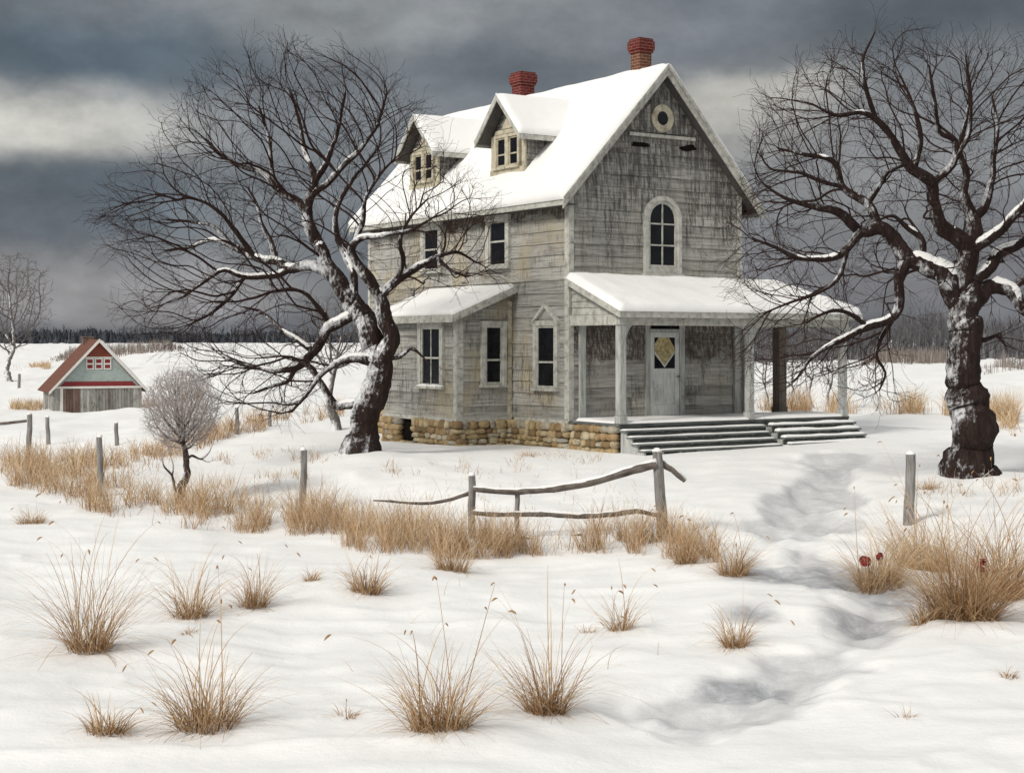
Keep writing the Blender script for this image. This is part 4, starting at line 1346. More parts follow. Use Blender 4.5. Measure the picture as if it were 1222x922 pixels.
skR.twiglets(rngR, 5, .30, .44, [], .08, .40)
nR2 = len(skR.p)
skR.twiglets(rngR, 1, .07, .2, range(nR, nR2), .07, .45)
treeR = empty('bare_tree', at(1160, 572, YR), 0, 'gnarled bare tree with thick knotted trunk right of the porch', 'tree', 'big bare trees flanking the house')
treeR.location.z = float(T(treeR.location.x, treeR.location.y)) - .05
tree_object(treeR, skR, .0026, 1.85, M['bark_r'], M['twig'], rngR, .03, .04, 1.11)


def small_tree(name, px, py, h, cw, ch_, cz, stem_r, n, label, cat, mats, seed, tip=.004, kill=.12, step=.06, infl=.9, stems=((0, 0),), group=None, tw=(2, .3, .15), jit=.2, split=.03, Yset=None, e=2.3, extra=()):
    """a young tree: stem(s), and a crown grown through an egg of width cw and height ch_ centred at height cz (metres)"""
    rng = np.random.default_rng(seed)
    b = gp(px, py) if Yset is None else at(px, py, Yset)
    b.z = float(T(b.x, b.y)) - .04
    b = np.array(b)
    sk = Skeleton()
    for k, (dx, lean) in enumerate(stems):
        top = cz - ch_ * .42 if k == 0 else cz - ch_ * .25
        pts = []
        for t in np.linspace(0, 1, 6):
            pts.append((b[0] + dx * (t if k else 1) + lean * t + .03 * h * math.sin(t * 5 + seed), b[1] + .03 * h * math.sin(t * 4 + seed * 2 + k), b[2] + top * t, stem_r * (1.35 - .6 * t) * (1 if k == 0 else .6)))
        if k == 0: sk.limb(pts, step)
        else:
            sk.limb([(b[0], b[1], b[2] + .02, stem_r * .6)] + pts[1:], step)
    n0 = len(sk.p)
    A = rng.normal(0, 1, (n, 3)); A /= np.linalg.norm(A, axis=1)[:, None]; A *= (rng.random(n) ** (1 / 3.))[:, None]
    A = A * np.array([cw / 2, cw / 2, ch_ / 2]) + b + np.array([0, 0, cz])
    sk.colonize(A, step, infl, kill, 140, rng, .6, jit)
    for l in extra:                                          # hand drawn side stems (dx, dz, radius)
        sk.limb([(b[0] + q[0], b[1] - .02 * k, b[2] + q[1], q[2]) for k, q in enumerate(l)], step)
    sk.smooth(1, n0)
    sk.twiglets(rng, tw[0], tw[1], tw[2], range(n0, len(sk.p)), step, .5)
    r = empty(name, Vector(b), 0, label, cat, group)
    tree_object(r, sk, tip, e, mats[0], mats[1], rng, split, .05, .8, knob=.02)
    return r


# round frosted bush on two stems
small_tree('round_bush', 216, 600, 2.5, 1.42, 1.5, 1.76, .065, 3800, 'round frosted leafless bush on a forked stem in the dry grass', 'bush', (M['bushbark'], M['frost']), 5, tip=.0018, kill=.055, step=.036, infl=.5, stems=((0, .06),), tw=(4, .6, .16), split=.016, extra=(((0, .04, .034), (-.1, .3, .03), (-.16, .55, .024), (-.3, .72, .017), (-.36, .95, .01)), ((-.16, .55, .018), (-.14, .75, .012), (-.2, .95, .006)), ((.05, .78, .03), (.2, .92, .024), (.38, .86, .017), (.52, .96, .012), (.6, 1.12, .005)), ((.38, .86, .012), (.5, .8, .008), (.62, .84, .004))))
# pale young tree behind the big left one
small_tree('young_tree', 397, 514, 3.9, 2.6, 2.6, 3.0, .12, 700, 'pale slender bare tree behind the big left tree', 'tree', (M['greybark'], M['greytwig']), 8, tip=.005, kill=.16, step=.09, infl=1.4)
# bare tree at the picture's left edge
small_tree('slender_tree', 12, 452, 20, 13.0, 16.0, 12.4, .34, 900, 'faint slender bare tree in the field beyond the red-roofed barn', 'tree', (M['greybark'], M['greytwig']), 9, tip=.018, kill=.75, step=.42, infl=6.5, tw=(3, .3, 1.1), split=.14, Yset=240)
for k, (px, py, hh, lb) in enumerate(((968, 487, 2.9, 'thin grey sapling seen between the rear and corner porch posts'), (990, 486, 3.1, 'thicker grey sapling just left of the corner porch post'), (945, 488, 2.2, 'small grey sapling close to the brown porch post'), (1046, 490, 2.0, 'spindly sapling between the porch corner and the right tree'), (915, 489, 2.4, 'sapling glimpsed between the middle and rear porch posts'))):
    small_tree('sapling', px, py, hh, hh * .55, hh * .75, hh * .72, .05 if k < 2 else .032, 170, lb, 'sapling', (M['greybark'], M['greytwig']), 40 + k, tip=.006, kill=.2, step=.11, infl=1.3, group='saplings beyond the porch', tw=(2, .3, .25), split=.028)


# ================================================================== GRASS
def blades(base, L_, rng, lean=.5, droop=.5, wd=.006, seg=5, az=None, tint=(.2, 1), outward=None):
    """curved tapering blades rooted at base (n,3) -> V, quads, tint"""
    n = len(base)
    az = rng.uniform(0, 2 * PI, n) if az is None else az
    L_ = np.broadcast_to(L_, (n,))
    ln = np.abs(rng.normal(0, lean, n)) if outward is None else outward
    dr = np.clip(rng.normal(droop, droop * .5, n), 0, 1.6)
    t = np.linspace(0, 1, seg + 1)
    H = L_[:, None] * (np.sin(ln)[:, None] * t + dr[:, None] * .42 * t ** 2.2)
    Z = L_[:, None] * (np.cos(ln)[:, None] * t - dr[:, None] * .40 * t ** 2.6)
    dx, dy = np.cos(az), np.sin(az)
    curl = rng.normal(0, .06, n)
    X = base[:, 0, None] + dx[:, None] * H - dy[:, None] * (curl * L_)[:, None] * t ** 2
    Y = base[:, 1, None] + dy[:, None] * H + dx[:, None] * (curl * L_)[:, None] * t ** 2
    C = np.stack([X, Y, base[:, 2, None] + Z], -1)
    fa = rng.uniform(0, PI, n)
    wv = np.stack([np.cos(fa), np.sin(fa), np.zeros(n)], -1)
    ww = (np.broadcast_to(wd, (n,))[:, None] * ((1 - t) ** .6 * .72 + .28))
    A = C + wv[:, None] * ww[..., None] * .5; B = C - wv[:, None] * ww[..., None] * .5
    V = np.stack([A, B], 2).reshape(-1, 3)
    o = np.arange(n)[:, None] * (seg + 1) * 2 + np.arange(seg)[None] * 2
    Fq = np.stack([o, o + 1, o + 3, o + 2], -1).reshape(-1, 4)
    ti = np.repeat(rng.uniform(*tint, n), seg)
    ti = np.clip(ti + np.tile(np.linspace(-.12, .16, seg), n), 0, 1)
    return V, Fq, ti, C


def seedheads(C, rng, ln=.07, r=.008):
    """nodding spindles at the ends of stems"""
    V = []; Fq = []; n0 = 0
    for c in C:
        p = c[-1]; d = c[-1] - c[-2]; d /= np.linalg.norm(d) + 1e-9
        d = d + np.array([0, 0, -.55]); pts = []
        for k in range(5):
            pts.append(p.copy()); p = p + d / np.linalg.norm(d) * ln / 4 * rng.uniform(.8, 1.2); d = d + np.array([0, 0, -.3])
        v, f, _ = sweep(np.array(pts), np.array([.15, .8, 1, .75, .1]) * r * rng.uniform(.7, 1.3), 5, rng)
        V.append(v); Fq.append(f + n0); n0 += len(v)
    return np.concatenate(V), np.concatenate(Fq)


class Bag:
    def __init__(s): s.v = []; s.f = []; s.t = []; s.n = 0

    def put(s, V, Fq, t):
        s.v.append(V); s.f.append(Fq + s.n); s.t.append(t); s.n += len(V)

    def build(s, name, mat, loc=None, parent=None):
        V = np.concatenate(s.v)
        if loc is not None: V = V - np.array(loc)
        return np_mesh(name, V, np.concatenate(s.f), mat, parent, np.concatenate(s.t), False, loc)


def tuft(px, py, hp, wp, n, label, seed, stems=8, dense=1., tint=(.15, .9), group='grass tufts standing in the snow'):
    rng = np.random.default_rng(seed)
    b = gp(px, py); sc = b.y / F
    h = hp * sc; wd = wp * sc * .5
    th = rng.uniform(0, 2 * PI, n); rr = np.sqrt(rng.random(n)) * wd * .55
    bx = b.x + np.cos(th) * rr; by = b.y + np.sin(th) * rr * .8
    base = np.stack([bx, by, T(bx, by) - .02], 1)
    pref = rng.uniform(0, 2 * PI); pw = rng.uniform(.1, .8) * rng.random(n)          # the wind has combed each tuft its own way
    th = np.arctan2(np.sin(th) + pw * math.sin(pref), np.cos(th) + pw * math.cos(pref))
    bag = Bag()
    out = np.clip(rr / wd * 1.0 + rng.normal(0, .22, n), 0, 1.15)
    V, Fq, t, _ = blades(base, h * rng.uniform(.45, 1.15, n), rng, .4, .85, .0066 * rng.uniform(.6, 1.4, n), 6, th + rng.normal(0, .6, n), tint, out)
    bag.put(V, Fq, t)
    k = rng.integers(0, n, int(n * .6))                      # bent, broken and matted blades low in the tuft
    V, Fq, t, _ = blades(base[k], h * rng.uniform(.25, .7, len(k)), rng, .4, 1.1, .008 * rng.uniform(.6, 1.5, len(k)), 5, rng.uniform(0, 2 * PI, len(k)), (0, .7), rng.uniform(.3, 1.35, len(k)))
    bag.put(V, Fq, t)
    if stems:
        k = rng.integers(0, n, stems)
        V, Fq, t, C = blades(base[k], h * rng.uniform(1.2, 1.75, stems), rng, .3, .6, .010, 9, rng.uniform(0, 2 * PI, stems), (.15, .6), np.abs(rng.normal(.18, .2, stems)))
        bag.put(V, Fq, t)
        sv, sf = seedheads(C[: max(1, stems * 3 // 4)], rng, .075, .0085)
        bag.put(sv, sf, rng.uniform(.15, .5, len(sf)))
    o = bag.build('grass_tuft', M['grass'], b)
    return tag(o, label, 'grass tuft', group)


TUFTS = [
    (108, 776, 140, 92, 240, 'large arching grass tuft with nodding seed heads, nearest the left edge', 12),
    (228, 736, 84, 72, 170, 'medium dry grass tuft between the large arching tuft and a smaller one', 6),
    (302, 724, 72, 56, 150, 'upright dense grass tuft right end of the row of three', 5),
    (226, 756, 15, 30, 40, 'tiny sunken grass patch in front of the middle tuft', 0),
    (126, 874, 50, 84, 170, 'low matted grass tuft at the bottom left', 3),
    (246, 866, 108, 124, 260, 'wide wispy grass tuft beside the low matted one at bottom left', 11),
    (524, 870, 112, 124, 300, 'wide drooping grass tuft at the bottom centre', 10),
    (650, 850, 118, 84, 240, 'tall fan shaped grass tuft right of the drooping bottom centre one', 9),
    (742, 752, 62, 50, 80, 'thin sparse grass tuft standing alone right of centre', 7),
    (702, 754, 16, 30, 30, 'very low faint grass wisps left of the sparse tuft', 1),
    (877, 772, 58, 46, 150, 'compact dark-based grass tuft alone near the trodden path', 5),
    (437, 706, 54, 62, 220, 'bushy rounded grass tuft in front of the grass band', 3),
    (372, 692, 24, 26, 70, 'small grass tuft left of the bushy rounded one', 0),
    (540, 680, 52, 64, 200, 'thick grass tuft below the left end of the rail fence', 5),
    (874, 686, 58, 56, 210, 'swept over grass tuft right of the leaning fence post', 8),
    (818, 672, 52, 44, 150, 'grass tuft at the foot of the leaning fence post', 4),
    (412, 854, 18, 50, 45, 'faint wisps of grass left of the bottom centre tuft', 2),
    (1050, 698, 82, 92, 420, 'golden grass tuft holding the two red blooms', 9),
    (1100, 678, 92, 110, 480, 'pale golden grass tuft beside the right fence post', 9),
    (1152, 738, 140, 130, 720, 'tall rust coloured grass tuft at the right edge, nearest the viewer of its clump', 15),
    (1194, 712, 130, 110, 520, 'tall grass tuft at the far right edge behind the rust coloured one', 12),
    (1108, 740, 46, 64, 190, 'low pale grass tuft at the left foot of the rust coloured one', 2),
    (1204, 808, 22, 26, 40, 'tiny grass tuft low on the right edge', 0),
    (1082, 856, 22, 34, 16, 'a few bent stems poking from bare snow at lower right', 0),
    (38, 624, 26, 62, 170, 'low spreading grass tuft by the left edge below the fence', 1),
    (1108, 583, 20, 34, 90, 'short grass tuft left of the right tree trunk', 0),
    (630, 544, 12, 46, 60, 'short grass poking through snow under the stone foundation', 0),
    (468, 562, 10, 40, 40, 'sparse short grass right of the left tree trunk', 0),
]
for k, (px, py, hp, wp, n, lb, stn_) in enumerate(TUFTS):
    tint = (.0, .75) if 'rust' in lb else (.35, 1.) if 'pale' in lb or 'golden' in lb else (.08, .9)
    tuft(px, py, hp, wp, n, lb, 300 + k, stn_, tint=tint)


def meadow(polys, rng, name, label, tint=(.1, .95)):
    bag = Bag()
    for poly, n, h, lean in polys:
        poly = np.array(poly, float); lo, hi = poly.min(0), poly.max(0)
        px = rng.uniform(lo[0], hi[0], n * 5); py = rng.uniform(lo[1], hi[1], n * 5)
        k = inside(poly, px, py)
        # clumps with gaps between
        cl = fbm(px * .045 + lo[0], py * .09 + 7, 2)
        k &= rng.random(len(px)) < np.clip((cl - .43) * 6, .03, 1)
        px, py = px[k][:n], py[k][:n]
        B = ground_px(px, py); B[:, 2] -= .02
        cl = fbm(px * .045 + lo[0], py * .09 + 7, 2)
        hh = h * rng.uniform(.45, 1.2, len(px)) * (.55 + cl * .9)
        wd = np.clip(B[:, 1] / F * .55, .005, .2) * rng.uniform(.6, 1.3, len(px))
        V, Fq, t, _ = blades(B, hh, rng, lean, .45, wd, 4, None, tint)
        bag.put(V, Fq, t)
    return tag(bag.build(name, M['grass']), label, 'grass', kind='stuff')


rg = np.random.default_rng(77)
meadow([
    ([(0, 548), (60, 552), (120, 578), (210, 590), (300, 602), (400, 612), (470, 625), (560, 632), (560, 668), (500, 668), (430, 660), (360, 640), (280, 636), (200, 630), (110, 612), (40, 588), (0, 578)], 9500, .62, .42),
    ([(560, 640), (620, 648), (700, 632), (760, 632), (800, 640), (850, 655), (860, 672), (800, 668), (740, 660), (680, 662), (620, 666), (560, 668)], 2800, .6, .4),
], rg, 'grass', 'band of dry tan grass running along the fence line')
meadow([
    ([(70, 548), (140, 548), (210, 522), (280, 505), (350, 495), (420, 484), (425, 495), (350, 508), (270, 524), (215, 548), (150, 585), (90, 575)], 5600, .56, .38),
    ([(150, 538), (230, 520), (320, 508), (330, 512), (240, 530), (190, 550)], 500, .4, .4),
    ([(220, 588), (300, 570), (380, 562), (400, 566), (320, 582), (240, 596)], 420, .25, .5),
], rg, 'grass', 'strip of dry grass curving past the round bush towards the house')
meadow([
    ([(455, 556), (520, 545), (640, 541), (730, 546), (700, 556), (600, 566), (470, 572)], 260, .22, .6),
    ([(430, 585), (560, 570), (760, 560), (770, 600), (640, 610), (460, 605)], 150, .22, .6),
    ([(240, 548), (330, 538), (400, 536), (410, 548), (300, 560)], 260, .25, .5),
    ([(40, 690), (700, 700), (900, 760), (900, 800), (40, 830)], 26, .3, .5),
    ([(1080, 585), (1222, 570), (1222, 590), (1090, 605)], 160, .3, .5),
], rg, 'grass', 'scattered stray grass stems poking out of the snow')
meadow([
    ([(885, 487), (1000, 487), (1120, 488), (1215, 497), (1215, 506), (1120, 495), (1000, 494), (885, 493)], 2600, .8, .3),
    ([(1160, 508), (1222, 502), (1222, 520), (1175, 522)], 300, .45, .4),
], rg, 'grass', 'strip of tan grass beyond the porch', (.3, 1))
meadow([
    ([(12, 482), (70, 484), (72, 489), (12, 489)], 600, .9, .3),
    ([(12, 437), (60, 436), (60, 440), (12, 441)], 400, 1.1, .3),
    ([(168, 478), (240, 470), (240, 478), (168, 488)], 400, .9, .3),
], rg, 'grass', 'thin strips of tan grass around the barn', (.35, 1))


# ================================================================== FENCES
def fence_post(px, pt, pb, rp, label, lean=0., mat='fence', Y=None):
    b = gp(px, pb) if Y is None else at(px, pb, Y)
    s = b.y / F; h = (pb - pt) * s; r = rp * s
    o = empty('fence_post', b, 0, label, 'fence post', 'old fence posts in the snow')
    m = MB(); k = 7
    m.tube([(lean * h * t + .012 * math.sin(t * 5 + px), .01 * math.sin(t * 4 + px), -.25 * (1 - min(1, t * 4)) + h * t) for t in [i / (k - 1) for i in range(k)]], [r * (1.08 - .14 * i / k) for i in range(k)], 9, .4 + .3 * random.random(), True, .09)
    m.build('post', M[mat], o, bevel=.004)
    m = MB(); m.tube([(lean * h, 0, h - .01), (lean * h, 0, h + .02), (lean * h, 0, h + .05)], [r * .95, r * .9, r * .35], 10); m.build('snow', M['snow'], o, smooth=True)
    return o


fence_post(362, 536, 608, 4, 'grey fence post right of the round bush, below the left tree')
fence_post(119, 521, 592, 3.6, 'grey fence post standing in grass left of the round bush')
fence_post(35, 494, 549, 3.2, 'fence post nearest the left edge with a rail end beside it')
fence_post(57, 497, 530, 2.4, 'short fence post just behind the leftmost one')
fence_post(139, 505, 532, 2.4, 'small fence post between barn corner and round bush')
fence_post(283, 486, 518, 2.4, 'thin fence post right of the round bush crown')
fence_post(322, 490, 508, 2, 'very small fence post between the bush and the left tree')
fence_post(23, 445, 462, 1.7, 'distant tiny fence post at the left beyond the barn')
fence_post(1085, 542, 626, 6, 'stout grey fence post in golden grass left of the right tree', .02)

# loose rail end by the leftmost post
b = gp(35, 549)
rl = MB(); s = b.y / F
rl.tube([(-1.2, .1, 42 * s), (-.6, .06, 44 * s), (-.1, .1, 47 * s)], [.035, .04, .035], 7, .5, True, .1)
o = empty('fence_rail', b, 0, 'broken rail end resting against the leftmost fence post', 'fence rail')
rl.build('rail', M['rail'], o)

# the rail fence in the middle
YF = float(gp(563, 642).y)
fb = at(563, 642, YF); fb.z = float(T(fb.x, fb.y))
rf_ = empty('rail_fence', fb, 0, 'short broken rail fence with three posts and sagging rails in front of the house', 'fence')
sF = YF / F


def fp(px, py, d=0.):
    p = at(px, py, YF); return Vector((p.x - fb.x, d, p.z - fb.z))


for (x0, y0, x1, y1, r, lab) in ((563, 567, 563, 652, 4.6, None), (617, 587, 617, 652, 3.2, 'short thin middle post'), (784, 538, 793, 660, 6.6, 'tall leaning end post')):
    m = MB(); a, c = fp(x1, y1), fp(x0, y0)
    m.tube([a.lerp(c, t) + Vector((.006 * math.sin(9 * t), 0, 0)) for t in [k / 7 for k in range(8)]], [r * sF * (1.05 - .12 * k / 7) for k in range(8)], 9, .5, True, .09)
    p = m.build('post', M['fence'], rf_, bevel=.004)
    if lab: p['label'] = lab
    m = MB(); m.tube([c - Vector((0, 0, .01)), c + Vector((0, 0, .02)), c + Vector((0, 0, .05))], [r * sF * .95, r * sF * .9, r * sF * .3], 10); m.build('snow', M['snow'], p, smooth=True)
for l, r, d in (([(565, 583), (590, 585), (617, 586), (650, 584), (680, 580), (715, 573), (745, 563), (783, 553)], (3.2, 5.2), -.06),
                ([(565, 611), (590, 613), (617, 613), (655, 613), (700, 615), (735, 612), (760, 609), (788, 614)], (3.2, 3.6), -.05),
                ([(619, 640), (640, 644), (665, 643), (695, 637)], (2.6, 2.2), -.04),
                ([(561, 588), (540, 595), (515, 600), (490, 600), (465, 598), (445, 597)], (3.0, 1.1), .04),
                ([(790, 553), (803, 561), (818, 574)], (4.4, 3.0), .05)):
    n = len(l); m = MB()
    P = catmull(np.array([list(fp(x, y, d)) + [(r[0] + (r[1] - r[0]) * k / (n - 1)) * sF] for k, (x, y) in enumerate(l)]), .12)
    m.tube([p[:3] for p in P], [p[3] for p in P], 8, .5, True, .16)
    ro_ = m.build('rail', M['rail'], rf_)
    sn = MB(); sn.tube([Vector(p[:3]) + Vector((0, 0, p[3] * .62)) for p in P], [p[3] * (.25 + .75 * float(fbm(k * .6 + d * 90, 3.3, 2))) for k, p in enumerate(P)], 8, .5, True, .1); sn.build('snow', M['snow'], ro_, smooth=True)


# ---- red blooms among the right-hand grass
def bloom(px, py, Y, rp, label, seed, tall=1.):
    rr = random.Random(seed); c = at(px, py, Y); r = rp * Y / F
    g = float(T(c.x, c.y)); o = empty('red_flower', (c.x, c.y, g - .02), 0, label, 'flower', 'red blooms in the grass')
    m = MB(); h = c.z - g + .02
    m.tube([(0, 0, 0), (.01, .0, h * .5), (0, 0, h)], [.006, .005, .004], 6); m.build('stem', M['grass'], o)
    m = MB()
    for k in range(22):
        a = rr.uniform(0, 2 * PI); e = rr.uniform(-.5, 1.2); p = Vector((math.cos(a) * math.cos(e), math.sin(a) * math.cos(e), math.sin(e) * tall)) * r * rr.uniform(.35, .85)
        d = p.normalized(); sd = d.orthogonal().normalized(); s2 = d.cross(sd); ps = r * rr.uniform(.28, .55)
        ctr = Vector((0, 0, h)) + p
        ring_ = [ctr + (sd * math.cos(t) + s2 * math.sin(t)) * ps for t in [2 * PI * j / 7 for j in range(7)]]
        m.add([ctr + d * ps * .15] + ring_ + [ctr - d * ps * .35], [(0, j + 1, (j + 1) % 7 + 1) for j in range(7)] + [(8, (j + 1) % 7 + 1, j + 1) for j in range(7)], rr.random())
    m.build('petals', M['red'], o, smooth=False)


YB = float(gp(1048, 700).y) - .08
bloom(1032, 670, YB, 8.5, 'larger red bloom at the left in the golden grass tuft', 1); bloom(1050, 664, YB + .03, 6, 'smaller red bloom beside the larger one in golden grass', 2)
bloom(1172, 676, float(gp(1165, 735).y) - .05, 6.5, 'tall narrow red bloom in the rust coloured grass', 3, 2.0)


# ================================================================== THE BARN
YBn = 140.
bl = at(65, 490, YBn); bl.z = float(T(bl.x, bl.y)) - .1
sB = YBn / F; BW = 102 * sB / math.cos(.12); BL = 9.0; HW = 2.35; HR = 6.55
barn = empty('barn', bl, .267 + .13, 'small grey plank barn with rust red roof and teal gable', 'barn')
hb = BW / 2; SB = (HR - HW) / hb
m = MB()
m.add([(0, 0, -1), (BW, 0, -1), (BW, BL, -1), (0, BL, -1), (0, 0, HW), (BW, 0, HW), (BW, BL, HW), (0, BL, HW), (hb, 0, HR - .1), (hb, BL, HR - .1)],
      [(3, 2, 1, 0), (0, 1, 5, 8, 4), (2, 3, 7, 9, 6), (1, 2, 6, 5), (3, 0, 4, 7), (4, 8, 9, 7), (8, 5, 6, 9)], .5)
for k in range(24):
    m.fr = fr_left(); w0 = BL / 24; m.box((-BL + k * w0 + .01, 0, -1), (-BL + (k + 1) * w0 - .01, .03, HW - .05), rs.random())
m.build('wall', M['barngrey'], barn)
ff = fr_front()
x0 = .75
for (xa, xb, mt, lab) in ((x0, 2.15, 'barnred_plank', 'reddish plank door'), (2.25, 4.75, 'barngrey', None), (4.85, BW, 'barngrey', None)):
    m = MB(ff); n = max(4, int((xb - xa) / .26))
    for k in range(n):
        m.box((xa + (xb - xa) * k / n + .012, 0, -1), (xa + (xb - xa) * (k + 1) / n - .012, .06 + rs.uniform(0, .02), HW - .12), rs.random())
    d = m.build('plank_door', M[mt], barn)
    if lab: d['label'] = lab
for xx in (2.2, 4.8):
    m = MB(ff); m.box((xx - .05, 0, -1), (xx + .05, .1, HW - .12)); m.build('door_post', M['barnred_plank'], barn)
m = MB(ff); m.box((.5, 0, -1), (.74, .1, HW - .12)); m.build('corner_post', M['barnwhite'], barn)
m = MB(ff); m.prism([(.12, HW - .1), (BW - .12, HW - .1), (hb, HR - .15)], 0, .05); gpan = m.build('gable_panel', M['barnteal'], barn)
m = MB(ff); m.prism([(.5, HW + .06), (BW - .5, HW + .06), (BW - .5 - .42 / SB, HW + .48), (.5 + .42 / SB, HW + .48)], .05, .09); m.build('red_band', M['barnband'], gpan)
m = MB(ff); zp_ = HR - 1.5; m.prism([(hb - (HR - .15 - zp_) / SB, zp_), (hb + (HR - .15 - zp_) / SB, zp_), (hb, HR - .15)], .05, .09); m.build('peak_panel', M['barnred'], gpan)
m = MB(ff); m.box((.02, .05, HW - .14), (BW - .02, .16, HW + .05)); m.box((hb - 1.25, .05, zp_ - .1), (hb + 1.25, .12, zp_ + .02)); m.build('trim_board', M['barnwhite'], gpan)
for xx in (-.78, 0, .78):
    m = MB(ff); xa, xb = hb + xx - .33, hb + xx + .33; za, zb = zp_ - 1.12, zp_ - .12
    m.box((xa, .05, za), (xa + .09, .12, zb)); m.box((xb - .09, .05, za), (xb, .12, zb)); m.box((xa + .09, .05, za), (xb - .09, .12, za + .09)); m.box((xa + .09, .05, zb - .09), (xb - .09, .12, zb)); m.box((xa + .09, .05, (za + zb) / 2 - .07), (xb - .09, .115, (za + zb) / 2 + .07))
    wn = m.build('window', M['barnwhite'], barn)
    m = MB(ff); m.box((xa + .05, .051, za + .05), (xb - .05, .095, zb - .05)); m.build('pane', M['barnband'], wn)
ov = .55
m = MB()
for sx in (1, -1):
    f = lambda x: hb - sx * (hb - x)
    q = [(f(-ov), -.5, HW - ov * SB + .12), (f(-ov), BL + .4, HW - ov * SB + .12), (hb, BL + .4, HR + .12), (hb, -.5, HR + .12)]
    m.slab([Vector(p) for p in (q[::-1] if sx == 1 else q)], .1, .5)
br = m.build('roof', M['barnroof'], barn)
m = MB(); q = [(BW + ov, -.45, HW - ov * SB + .13), (BW + ov, BL + .35, HW - ov * SB + .13), (hb + .05, BL + .35, HR + .1), (hb + .05, -.45, HR + .1)]
snow_sheet(m, *[Vector(p) for p in q], .14, 20, 14, .3, 4); m.build('snow', M['snow'], br, smooth=True)
for sx in (1, -1):
    f = lambda x: hb - sx * (hb - x); m = MB()
    m.hexa([(f(-ov), -.56, HW - ov * SB - .12), (hb, -.56, HR - .16), (hb, -.503, HR - .16), (f(-ov), -.503, HW - ov * SB - .12), (f(-ov), -.56, HW - ov * SB + .16), (hb, -.56, HR + .17), (hb, -.503, HR + .17), (f(-ov), -.503, HW - ov * SB + .16)])
    m.build('rake_board', M['barnwhite'], br)
m = MB(); m.box((hb - .55, BL - 2.6, HR - .5), (hb + .45, BL - 1.4, HR + .42)); m.box((hb - .62, BL - 2.67, HR + .3), (hb + .52, BL - 1.33, HR + .38)); m.build('chimney', M['barnred_plank'], barn)


# ================================================================== FAR WOODS AND BRUSH
def spikes(px, Y, h, wd, rng, dz=-.3, branches=0, tint=(0, 1), bag=None):
    """bare stems and dark bushes of a far wood: thin cones, each with forks"""
    n = len(px)
    X = (px - 611) / F * Y; Z = T(X, Y) + dz
    V = []; 
    ang = np.arange(4) * PI / 2
    lean = rng.normal(0, .05, (n, 2)) * h[:, None]
    B = np.stack([X[:, None] + np.cos(ang) * wd[:, None], Y[:, None] + np.sin(ang) * wd[:, None], np.repeat(Z[:, None], 4, 1)], -1)
    Mid = B * 0; k = .55
    Mid[..., 0] = X[:, None] + lean[:, :1] * k + np.cos(ang) * wd[:, None] * .75; Mid[..., 1] = Y[:, None] + lean[:, 1:] * k + np.sin(ang) * wd[:, None] * .75; Mid[..., 2] = (Z + h * k)[:, None]
    Tp = B * 0
    Tp[..., 0] = X[:, None] + lean[:, :1] + np.cos(ang) * wd[:, None] * .08; Tp[..., 1] = Y[:, None] + lean[:, 1:] + np.sin(ang) * wd[:, None] * .08; Tp[..., 2] = (Z + h)[:, None]
    V = np.concatenate([B, Mid, Tp], 1).reshape(-1, 3)
    o = np.arange(n)[:, None, None] * 12 + np.arange(2)[None, :, None] * 4
    j = np.arange(4)[None, None]
    Fq = np.stack([o + j, o + (j + 1) % 4, o + 4 + (j + 1) % 4, o + 4 + j], -1).reshape(-1, 4)
    t = np.repeat(rng.uniform(*tint, n), 8)
    bag.put(V, Fq, t)
    if branches:
        m = n * branches
        k = rng.integers(0, n, m); f = rng.uniform(.3, .95, m)
        s0 = np.stack([X[k] + lean[k, 0] * f, Y[k] + lean[k, 1] * f, Z[k] + h[k] * f], 1)
        ln = h[k] * (1.05 - f) * rng.uniform(.35, .8, m); az = rng.uniform(0, 2 * PI, m)
        d = np.stack([np.cos(az) * .62, np.sin(az) * .62, np.full(m, .78)], 1)
        mid = s0 + d * ln[:, None] * .5; end = s0 + d * ln[:, None]; end[:, 2] += ln * .12
        ww = (wd[k] * .38)[:, None]
        side = np.stack([-np.sin(az), np.cos(az), np.zeros(m)], 1); sd2 = np.cross(d, side)
        rings = []
        for c, g in ((s0, 1), (mid, .7), (end, .12)):
            for q in range(3):
                a = 2 * PI * q / 3; rings.append(c + (side * math.cos(a) + sd2 * math.sin(a)) * ww * g)
        V = np.stack(rings, 1).reshape(-1, 3)
        o = np.arange(m)[:, None, None] * 9 + np.arange(2)[None, :, None] * 3; j = np.arange(3)[None, None]
        Fq = np.stack([o + j, o + (j + 1) % 3, o + 3 + (j + 1) % 3, o + 3 + j], -1).reshape(-1, 4)
        bag.put(V, Fq, np.repeat(rng.uniform(*tint, m), 6))


rw = np.random.default_rng(90)
bag = Bag(); n = 3600
px = rw.uniform(-250, 900, n); Y = rw.uniform(600, 720, n)
prof = .55 + .9 * fbm(px * .02, px * 0 + 3, 3)
h = (1.8 + 3.6 * rw.random(n) ** 1.8) * prof
spikes(px, Y, h, rw.uniform(.5, 1.9, n), rw, -.4, 4, (0, .55), bag)
n = 500
px = rw.uniform(-250, 900, n); Y = rw.uniform(600, 640, n)
spikes(px, Y, rw.uniform(4, 8, n), rw.uniform(.15, .3, n), rw, -.4, 12, (.3, 1), bag)
tag(bag.build('woods', M['wood_far']), 'dark line of far woods along the horizon', 'woods', kind='stuff')

